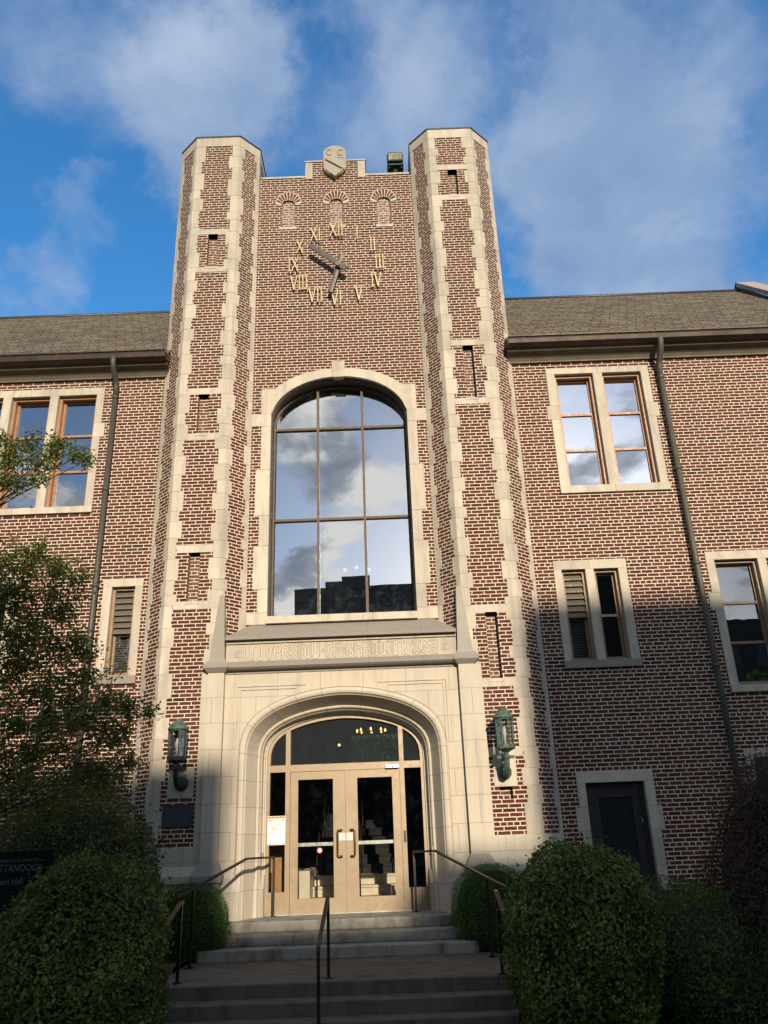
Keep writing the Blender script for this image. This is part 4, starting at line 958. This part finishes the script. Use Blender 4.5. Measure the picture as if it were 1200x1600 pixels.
# notice on the sidelight
nt = empty('notice', (-1.185, -.05, 1.3), 'white paper notice with hazard stripes on the left sidelight', 'notice')
g = MB(); g.box(-1.335, -1.035, -.060, -.056, 1.07, 1.525); g.build('sheet', 'white', nt)
g = MB(); g.box(-1.33, -1.04, -.0625, -.0605, 1.485, 1.52, 0)
for k in range(6): x_ = -1.325 + k * .048; g.extr([(x_, 1.486), (x_ + .018, 1.486), (x_ + .034, 1.519), (x_ + .016, 1.519)], -.0640, -.0630, 1)
g.box(-1.32, -1.27, -.0625, -.0605, 1.452, 1.47, 2); g.box(-1.10, -1.05, -.0625, -.0605, 1.452, 1.47, 2); g.box(-1.33, -1.04, -.0625, -.0605, 1.08, 1.09, 3)
for k in range(6): g.box(-1.28, -1.28 + (.16, .19, .08, .15, .19, .09)[k], -.0625, -.0605, 1.385 - k * .018, 1.392 - k * .018, 4)
for k in range(2): g.box(-1.285, -1.10 + .01 * k, -.0625, -.0605, 1.255 - k * .016, 1.260 - k * .016, 5)
g.build('stripes', ['amber', 'ink', 'navy', 'pink', 'red', 'ink'], nt)
text_obj('heading', 'ATTENTION', .030, (-1.185, -.0615, 1.451), 'navy', nt, .0005, 'CENTER', .85); text_obj('lettering', 'IF YOU HAVE', .036, (-1.185, -.0615, 1.41), 'ink', nt, .0005, 'CENTER')

# interior lamps
def hung_lamp(name, x, y, z, top, label, mat, r, group=None, arms=0):
    L = empty(name, (x, y, z), label, 'ceiling lamp', group)
    g = MB(); g.tube([(x, y, z + r), (x, y, top)], .012, 6)
    for k in range(arms): a = 2 * math.pi * k / arms; g.tube([(x, y, z + .1), (x + .3 * math.cos(a), y + .3 * math.sin(a), z - .04)], .01, 6)
    g.build('stem', 'black', L)
    if arms:
        for k in range(arms): a = 2 * math.pi * k / arms; g = MB(); g.lathe((x + .3 * math.cos(a), y + .3 * math.sin(a), z - .03), [(.008, 0), (.022, .02), (.018, .05), (.004, .075)], 8); g.build('bulb', mat, L)
    else:
        g = MB(); g.lathe((x, y, z), [(r * math.sin(R(q)), -r * math.cos(R(q))) for q in range(8, 180, 20)], 12); g.build('globe', mat, L)
hung_lamp('pendant_lamp', -.17, 4.0, 7.22, 14.6, 'white globe lamp behind the big arched window, left of the three', 'globe', .052, 'globe lamps behind the big window')
hung_lamp('pendant_lamp', .12, 4.0, 7.26, 14.6, 'white globe lamp behind the big arched window, middle of the three', 'globe', .052, 'globe lamps behind the big window')
hung_lamp('pendant_lamp', .41, 4.0, 7.19, 14.6, 'white globe lamp behind the big arched window, right of the three', 'globe', .052, 'globe lamps behind the big window')
hung_lamp('chandelier', .39, 3.0, 3.25, 4.45, 'ring of small amber bulbs seen through the transom over the doors', 'filament', .1, None, 8)
hung_lamp('pendant_bulb', -.30, 3.0, 2.98, 4.45, 'single amber bulb hanging behind the transom left of the ring of bulbs', 'filament', .028)

# ================================================================== ground, steps, rails
def struct(name, mb, mats): return tag(mb.build(name, mats), kind='structure')
g = MB(); S = 400
g.face([(-S, -S, -1.15), (S, -S, -1.15), (S, S, -1.15), (-S, S, -1.15)]); struct('ground', g, 'lawn')
g = MB(); g.prism([(-1.76, .1), (-1.76, -.95), (-1.66, -1.0), (1.60, -1.0), (1.68, -.95), (1.68, .1)], -.15, -.0005)
g.prism([(-1.90, .1), (-1.90, -1.26), (-1.82, -1.32), (1.74, -1.32), (1.82, -1.24), (1.82, .1)], -.30, -.1505)
g.prism([(-2.12, .1), (-2.12, -1.58), (-2.06, -1.64), (1.90, -1.64), (1.98, -1.56), (1.98, .1)], -.46, -.3005)
def bevel(o, w=.012):
    md = o.modifiers.new('bevel', 'BEVEL'); md.width = w; md.segments = 2; md.limit_method = 'ANGLE'; return o
o = struct('entrance_steps', g, 'conc')
import bmesh
def weld(o):
    bm = bmesh.new(); bm.from_mesh(o.data); bmesh.ops.remove_doubles(bm, verts=bm.verts, dist=1e-5); bm.to_mesh(o.data); bm.free(); return o
bevel(weld(o), .018)
g = MB(); g.box(-2.2, 2.25, -3.62, -1.5, -.75, -.452); xs_ = 0
o = struct('walkway', g, 'pebble'); bevel(weld(o), .015)
g = MB()
for k in range(4): g.box(-2.2, 2.25, -3.62 - .32 * (k + 1), -3.62 - .32 * k - .001 + .05 * 0, -1.2, -.602 - .15 * k)
o = struct('lower_steps', g, 'pebble'); bevel(weld(o), .015)
g = MB(); g.box(-2.6, 2.7, -13, -4.9, -1.2, -1.10); struct('lower_path', g, 'pebble')
for sg in (-1, 1):                        # sloping planting beds
    g = MB(); nx_, ny_ = 14, 12
    def hz(i, j):
        x_ = 2.2 + (12 - 2.2) * (i / nx_) ** 1.4; y_ = -6.8 + 6.6 * j / ny_
        z_ = -1.16 + .75 * min(1, max(0, (y_ + 6.6) / 4.2)) + (.45 * min(1, max(0, (x_ - 2.6) / 1.6)) * min(1, max(0, (y_ + 4.5) / 3)) if sg > 0 else 0)
        return (sg * x_, y_, z_ + .03 * math.sin(3.1 * x_ + 2.3 * y_) * (1 if 0 < j < ny_ else 0))
    for i in range(nx_):
        for j in range(ny_):
            q = [hz(i, j), hz(i + 1, j), hz(i + 1, j + 1), hz(i, j + 1)]; g.face(q if sg > 0 else q[::-1], smooth=True)
    struct('planting_bed', g, 'mulch')

def railing(label, pts, posts, base_z, worn_from=1):
    o = empty('handrail', (posts[0][0], posts[0][1], base_z[0]), label, 'handrail', 'metal handrails on the steps')
    g = MB()
    for a, c2 in zip(pts, pts[1:]): g.bar(a, c2, .045, .03)
    g.tube([Vector(pts[-1]) + Vector((0, 0, .012)), Vector(pts[-1]) + Vector((0, -.02, -.05))], .018, 6)
    g.build('top_rail', 'worn', o)
    for (x_, y_, zt_), bz in zip(posts, base_z):
        g = MB(); g.box(x_ - .018, x_ + .018, y_ - .018, y_ + .018, bz, zt_ - .012); g.box(x_ - .05, x_ + .05, y_ - .05, y_ + .05, bz, bz + .012); g.build('post', 'black', o)
railing('black handrail left of the doors, bending down into the small left bush', [(-1.19, -.26, .885), (-1.47, -1.25, .895), (-2.07, -2.1, .545), (-2.2, -2.4, .47)], [(-1.19, -.26, .885), (-2.07, -2.1, .545)], [0, -.45])
railing('black handrail right of the doors, bending down into the small right bush', [(1.12, -.29, .885), (1.43, -1.25, .908), (2.10, -2.1, .545), (2.325, -2.4, .43)], [(1.12, -.29, .885), (2.10, -2.1, .545)], [0, -.45])
def low_rail(x, label, tx=0, ty=0, x2=None):
    x2 = x if x2 is None else x2
    railing(label, [(x, -3.30 + ty, .45), (x, -3.40 + ty, .445), (x2, -4.28 + ty, -.02)], [(x, -3.36 + ty, .445), (x2, -4.25 + ty, -.01)], [-.452, -.90])
low_rail(-.055, 'slim handrail in the middle of the lower steps', x2=-.10)
low_rail(-1.92, 'slim handrail beside the big left bush at the lower steps', x2=-2.06)
low_rail(2.06, 'slim handrail beside the big right bush at the lower steps', ty=-.2, x2=2.115)

# name board half hidden at the left
sg_ = empty('name_board', (-4.3, -3.85, -.6), 'black name board with pale lettering behind the big left bush', 'sign')
g = MB(); g.box(-5.35, -3.40, -3.90, -3.82, -.15, 1.12); g.build('panel', 'sign', sg_)
for x_ in (-5.3, -3.6): g = MB(); g.box(x_, x_ + .1, -3.82, -3.74, -.9, 1.1); g.build('post', 'black', sg_)
text_obj('lettering', 'CHATTANOOGA', .118, (-3.525, -3.902, .893), 'signtext', sg_, .001, 'RIGHT', .80)
text_obj('lettering', 'The UNIVERSITY of TENNESSEE at', .05, (-3.525, -3.902, 1.0), 'signtext', sg_, .001, 'RIGHT', .9)
text_obj('lettering', 'Founders Hall', .105, (-3.745, -3.902, .745), 'signtext', sg_, .001, 'RIGHT', .85)

# ================================================================== planting
rng = np.random.default_rng(5)
def leaf_mesh(name, P, N, size, aspect, mat, parent, var, core=None, core_mat=None, droop=0.0):
    n = len(P); N = N / np.linalg.norm(N, axis=1, keepdims=True)
    A = rng.normal(size=(n, 3)); A[:, 2] -= droop; T = A - N * (A * N).sum(1, keepdims=True); T /= np.linalg.norm(T, axis=1, keepdims=True); B = np.cross(N, T)
    L = (size * rng.uniform(.5, 1.4, n))[:, None]; Wd = L * aspect
    v0 = P - T * L * .5; v2 = P + T * L * .5 - N * L * .08; mid = P + T * L * .02; v1 = mid + B * Wd * .5 + N * L * .10; v3 = mid - B * Wd * .5 + N * L * .10
    V = np.stack([v0, v1, v2, v3], 1).reshape(-1, 3); F = np.arange(4 * n).reshape(-1, 4)
    nv = len(V); vars_ = list(var); mi = [0] * n; VV = V.tolist(); FF = F.tolist()
    if core is not None:
        cv, cf = core; FF += [[i + nv for i in f] for f in cf]; VV += cv; vars_ += [0.] * len(cf); mi += [1] * len(cf)
    me = bpy.data.meshes.new(name); me.from_pydata(VV, [], FF); me.materials.append(M[mat])
    if core_mat: me.materials.append(M[core_mat])
    me.polygons.foreach_set('material_index', mi)
    at = me.attributes.new('var', 'FLOAT', 'FACE'); at.data.foreach_set('value', vars_)
    o = bpy.data.objects.new(name, me); col.objects.link(o); o.parent = parent
    if parent and parent.type == 'EMPTY': o.matrix_parent_inverse = parent.matrix_world.inverted()
    return o
def lumps(D, seed, amp, fr=2.3):
    r_ = np.random.default_rng(seed); s_ = np.zeros(len(D))
    for k in range(9):
        w = r_.normal(size=3) * fr * (1 + .35 * k); s_ += np.sin(D @ w + r_.uniform(0, 6.28)) / (1 + .45 * k)
    return 1 + amp * s_ / 2.2
def superell(D, e):
    return 1 / (np.abs(D) ** e).sum(1) ** (1 / e)
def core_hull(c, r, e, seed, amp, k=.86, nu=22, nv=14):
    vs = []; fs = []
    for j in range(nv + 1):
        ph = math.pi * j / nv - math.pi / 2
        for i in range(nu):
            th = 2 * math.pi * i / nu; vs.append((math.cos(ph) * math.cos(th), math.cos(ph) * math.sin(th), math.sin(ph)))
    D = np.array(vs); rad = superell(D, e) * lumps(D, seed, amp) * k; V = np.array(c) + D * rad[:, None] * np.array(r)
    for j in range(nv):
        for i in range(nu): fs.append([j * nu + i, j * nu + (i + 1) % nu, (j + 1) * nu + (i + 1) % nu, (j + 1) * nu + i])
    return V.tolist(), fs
def shrub(name, label, cat, c, r, n, size, aspect, mat, e=2.6, seed=1, amp=.05, depth=.10, zmin=-9, spiky=0., group=None, core_mat='box_core', k=.86, noise=.6, stem=True, front=True):
    o = empty(name, (c[0], c[1], c[2] - r[2]), label, cat, group)
    D = rng.normal(size=(n, 3)); D /= np.linalg.norm(D, axis=1, keepdims=True)
    if front: fl_ = (D[:, 1] > .35) & (rng.uniform(size=n) < .6); D[fl_, 1] *= -1       # denser on the side that is seen
    inner = rng.uniform(0, 1, n) ** 2 * depth; rad = superell(D, e) * lumps(D, seed, amp) * (1 - inner + rng.normal(size=n) * .012)
    out = rng.uniform(size=n) < .10; rad[out] *= rng.uniform(1.0, 1.10 + spiky, out.sum())
    P = np.array(c) + D * rad[:, None] * np.array(r); N = D / np.array(r) + rng.normal(size=(n, 3)) * noise / min(r)
    ok = P[:, 2] > zmin; P, N, inner = P[ok], N[ok], inner[ok]
    fld = lumps(P * 2.2, seed + 50, .5) - 1
    var = np.clip(rng.beta(2, 2.2, len(P)) + .55 * fld, 0, 1)
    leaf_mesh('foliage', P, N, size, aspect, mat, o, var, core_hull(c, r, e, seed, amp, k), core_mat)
    g = MB()
    if stem: [g.tube([(c[0] + q, c[1], c[2] - r[2] - .15), (c[0] + q * 1.5, c[1] + .02, c[2] - r[2] * .2)], .02, 6) for q in (-.08, .02, .1)]; g.build('stem', 'bark', o)
    return o
shrub('boxwood_bush', 'big rounded clipped bush at the lower left of the steps', 'bush', (-2.64, -4.75, -.12), (.90, .92, 1.08), 19000, .052, .60, 'box_leaf', 2.5, 3, .10)
shrub('boxwood_bush', 'big rounded clipped bush at the lower right of the steps', 'bush', (2.80, -4.75, -.10), (.76, .85, 1.06), 17000, .052, .60, 'box_leaf', 2.6, 8, .09)
shrub('yew_bush', 'small bright green bush against the left turret base', 'bush', (-2.25, -1.32, .02), (.55, .42, .56), 15000, .030, .30, 'yew_leaf', 2.6, 14, .06, .16)
shrub('yew_bush', 'small bright green bush against the right turret base', 'bush', (2.22, -1.32, .06), (.56, .42, .62), 15000, .030, .30, 'yew_leaf', 2.6, 19, .06, .16)
shrub('juniper_bush', 'low spreading green bush between the big right bush and the red maple', 'bush', (4.15, -3.9, -.42), (1.05, 1.35, .90), 24000, .052, .34, 'juniper_leaf', 2.3, 23, .12, .25, spiky=.08)
shrub('holly_bush', 'tall dark loose bush between the name board and the left turret', 'bush', (-3.95, -1.75, .50), (1.2, .85, 1.3), 28000, .055, .5, 'holly_leaf', 2.7, 29, .12, .3, spiky=.10, k=.84)

def tree_leafy():
    T = empty('dogwood_tree', (-4.35, -5.7, -1.0), 'leafy tree reaching in from the left edge in front of the wing', 'tree')
    CL = [(-3.52, -6.3, 5.36, 0.18), (-3.28, -6.3, 5.49, 0.14), (-2.95, -6.3, 5.42, 0.14), (-2.69, -6.3, 5.35, 0.12), (-3.14, -6.3, 5.24, 0.18), (-3.44, -6.3, 5.03, 0.17), (-3.17, -6.3, 5.06, 0.1), (-3.8, -6.3, 5.25, 0.26), (-2.99, -6.3, 5.55, 0.06), (-3.59, -6.3, 5.57, 0.1), (-2.56, -6.3, 5.3, 0.05), (-3.47, -5.9, 4.24, 0.26), (-3.18, -5.9, 4.28, 0.19), (-2.91, -5.9, 4.16, 0.2), (-2.73, -5.9, 3.98, 0.15), (-3.46, -5.8, 3.89, 0.38), (-3.11, -5.8, 3.68, 0.34), (-2.82, -5.8, 3.71, 0.19), (-3.31, -5.8, 3.32, 0.41), (-2.91, -5.8, 3.23, 0.36), (-2.6, -5.8, 3.22, 0.18), (-3.07, -5.8, 2.81, 0.45), (-2.57, -5.8, 2.83, 0.27), (-2.23, -5.8, 2.65, 0.16), (-1.97, -5.8, 2.54, 0.12), (-1.78, -5.8, 2.47, 0.05), (-2.7, -5.8, 2.39, 0.44), (-3.09, -5.8, 2.2, 0.55), (-2.31, -5.8, 2.27, 0.27), (-2.07, -5.8, 2.29, 0.15), (-2.6, -5.7, 1.83, 0.46), (-2.2, -5.7, 1.85, 0.25), (-1.97, -5.7, 1.97, 0.11), (-3.88, -5.8, 3.71, 0.48), (-3.76, -5.8, 2.98, 0.55), (-3.72, -5.8, 2.29, 0.62), (-3.11, -5.6, 1.69, 0.49)]
    Ps, Ns = [], []
    g = MB(); tr = [Vector((-4.35, -5.7, -1.1)), Vector((-4.3, -5.75, .6)), Vector((-4.2, -5.8, 2.2)), Vector((-4.25, -5.9, 3.8)), Vector((-4.1, -6.1, 5.0)), Vector((-3.9, -6.3, 5.5))]
    g.tube(tr, [.10, .085, .07, .055, .035, .015], 8); g.build('trunk', 'bark', T)
    br = MB()
    def spine(z):
        z = max(-1, min(5.2, z))
        for a, b_ in zip(tr, tr[1:]):
            if a.z <= z <= b_.z: return a.lerp(b_, (z - a.z) / (b_.z - a.z))
        return tr[-1]
    for (x, y, z, r_) in CL:
        s0 = spine(z - .35 - .25 * (x + 4.2)); e = Vector((x, y, z)); m1 = s0.lerp(e, .5) + Vector((0, rng.uniform(-.06, .06), rng.uniform(-.05, .08)))
        br.tube([s0, m1, e], [.016, .010, .005], 5)
        nt_ = max(5, int(r_ * 58))
        for k in range(nt_):                     # twigs with leaves strung along them
            d = rng.normal(size=3) * np.array([1, 1, .55]); d /= np.linalg.norm(d); ln = r_ * rng.uniform(.5, 1.5); st = np.array((x, y, z)) + rng.normal(size=3) * r_ * .3
            en = st + d * ln; br.tube([tuple(st), tuple((st + en) / 2 + np.array([0, 0, .02])), tuple(en)], [.004, .003, .002], 4, caps=False)
            nl = int(32 + 95 * r_); tt = rng.uniform(.1, 1.05, nl)[:, None]
            Ps.append(st + (en - st) * tt + rng.normal(size=(nl, 3)) * .05); Ns.append(np.array([0, -.15, 1.0]) + rng.normal(size=(nl, 3)) * .55)
    br.build('branches', 'bark', T)
    P = np.concatenate(Ps); N = np.concatenate(Ns)
    var = np.clip(rng.beta(2, 2.4, len(P)) + .3 * (lumps(P * 2, 77, .5) - 1), 0, 1)
    leaf_mesh('foliage', P, N, .046, .55, 'dog_leaf', T, var)
tree_leafy()

def maple():
    T = empty('maple_tree', (5.50, -4.5, -.7), 'dark red feathery weeping maple at the right edge', 'tree')
    g = MB(); g.tube([(5.55, -4.5, -1.0), (5.3, -4.48, -.2), (5.58, -4.5, .5), (5.50, -4.5, 1.1)], [.09, .075, .06, .03], 8); g.build('trunk', 'bark', T)
    Ps, Ns = [], []; br = MB()
    for k in range(420):
        a = rng.uniform(0, 2 * math.pi); u = rng.uniform(0, 1) ** .6; top = np.array([5.50, -4.5, 1.42]) + rng.normal(size=3) * np.array([.3, .3, .22])
        rad = 1.28 * (.45 + .55 * u) * (1 + .12 * math.sin(5 * a + 1)); end = np.array([5.50 + rad * math.cos(a), -4.5 + rad * math.sin(a), 1.62 - 2.0 * u ** 1.25 + rng.normal() * .12])
        mid = (top + end) / 2 + np.array([0, 0, .28]); n = 60; t = np.linspace(0, 1, n)[:, None]
        cv = (1 - t) ** 2 * top + 2 * t * (1 - t) * mid + t ** 2 * end
        if k < 90: br.tube([tuple(q) for q in cv[::12]] + [tuple(cv[-1])], [.012, .010, .008, .006, .004, .002], 4, caps=False)
        keep = rng.uniform(size=n) < .45 + .55 * t[:, 0]; c_ = cv[keep]; c_ = np.repeat(c_, 3, 0)
        Ps.append(c_ + rng.normal(size=c_.shape) * .05); Ns.append(np.array([math.cos(a), math.sin(a), .9]) + rng.normal(size=c_.shape) * .5)
    br.build('branches', 'bark', T)
    P = np.concatenate(Ps); N = np.concatenate(Ns); var = np.clip(rng.beta(2, 2.5, len(P)) + .3 * (lumps(P * 2, 31, .5) - 1), 0, 1)
    leaf_mesh('foliage', P, N, .055, .26, 'maple_leaf', T, var, core_hull((5.50, -4.5, .35), (1.0, 1.0, 1.05), 2.2, 41, .12, .78), 'box_core', 1.2)
maple()

# ================================================================== the building across the way (seen mirrored in the glass; it shades the lower front)
far = empty('far_building', (0, -58, -1.1), 'dark flat roofed block with a stepped skyline mirrored in the big arched window', 'building')
SK = [(-34, -8.3, 12.0), (-8.3, -5.0, 22.3), (-5.0, -3.6, 22.9), (-3.6, 0.0, 23.3), (0.0, 4.6, 22.4), (4.6, 9.68, 20.4), (9.68, 12.9, 17.85), (12.9, 15.1, 18.85), (15.1, 24, 23.2), (24, 46, 18.3)]
for x0, x1, h in SK:
    yb_ = -57 if x0 > 12 else -67
    g = MB(); g.box(x0, x1 - .01, yb_, -55, -1.1, h - .25); g.box(x0 - .0, x1 - .01, yb_, -54.98, h - .25, h); wl = g.build('wall', 'far_brick', far)
    if h < 13: continue
    g = MB(); nw = max(1, int((x1 - x0) / 2.2)); st = (x1 - x0) / nw
    for i in range(nw):
        for z in range(1, int(h / 3.6)):
            xc_ = x0 + st * (i + .5); g.box(xc_ - .5, xc_ + .5, -54.99, -54.95, z * 3.6 - .2, z * 3.6 + 1.6)
    g.build('window', 'far_glass', wl)

# ================================================================== trees across the lawn (mirrored in the lower windows) and behind the hall
def big_tree(label, c, r, seed, n=9000, size=.42):
    o = empty('lawn_tree', (c[0], c[1], -1.15), label, 'tree', 'trees across the lawn')
    g = MB(); g.tube([(c[0], c[1], -1.2), (c[0] + .1, c[1], c[2] * .4), (c[0], c[1], c[2])], [.38, .30, .12], 10)
    for k in range(7): a = k * .9; g.tube([(c[0], c[1], c[2] * .45), (c[0] + r[0] * .4 * math.cos(a), c[1] + r[1] * .4 * math.sin(a), c[2] * .9), (c[0] + r[0] * .75 * math.cos(a), c[1] + r[1] * .75 * math.sin(a), c[2] + r[2] * .3)], [.16, .1, .03], 6)
    g.build('trunk', 'bark', o)
    D = rng.normal(size=(n, 3)); D /= np.linalg.norm(D, axis=1, keepdims=True); rad = lumps(D, seed, .22, 2.8) * (1 - rng.uniform(0, 1, n) ** 2 * .5)
    P = np.array(c) + D * rad[:, None] * np.array(r) * .86; N = D + rng.normal(size=(n, 3)) * .6
    leaf_mesh('crown', P, N, size, .6, 'juniper_leaf', o, np.clip(rng.beta(2, 2, n), 0, 1), core_hull(c, r, 2, seed, .2, .6), 'box_core')
big_tree('broad tree across the lawn mirrored in the lower right windows', (21.5, -24, 4.6), (8, 6, 4.4), 61)
big_tree('tall tree across the lawn mirrored in the upper left window', (-18, -24, 9.5), (7, 6, 9), 67)
shrub('garden_tree', 'green foliage behind the hall glimpsed through the transom', 'tree', (.2, 32, 3.6), (6.0, 2.0, 4.8), 9000, .28, .55, 'yew_leaf', 2.2, 71, .15, .3)
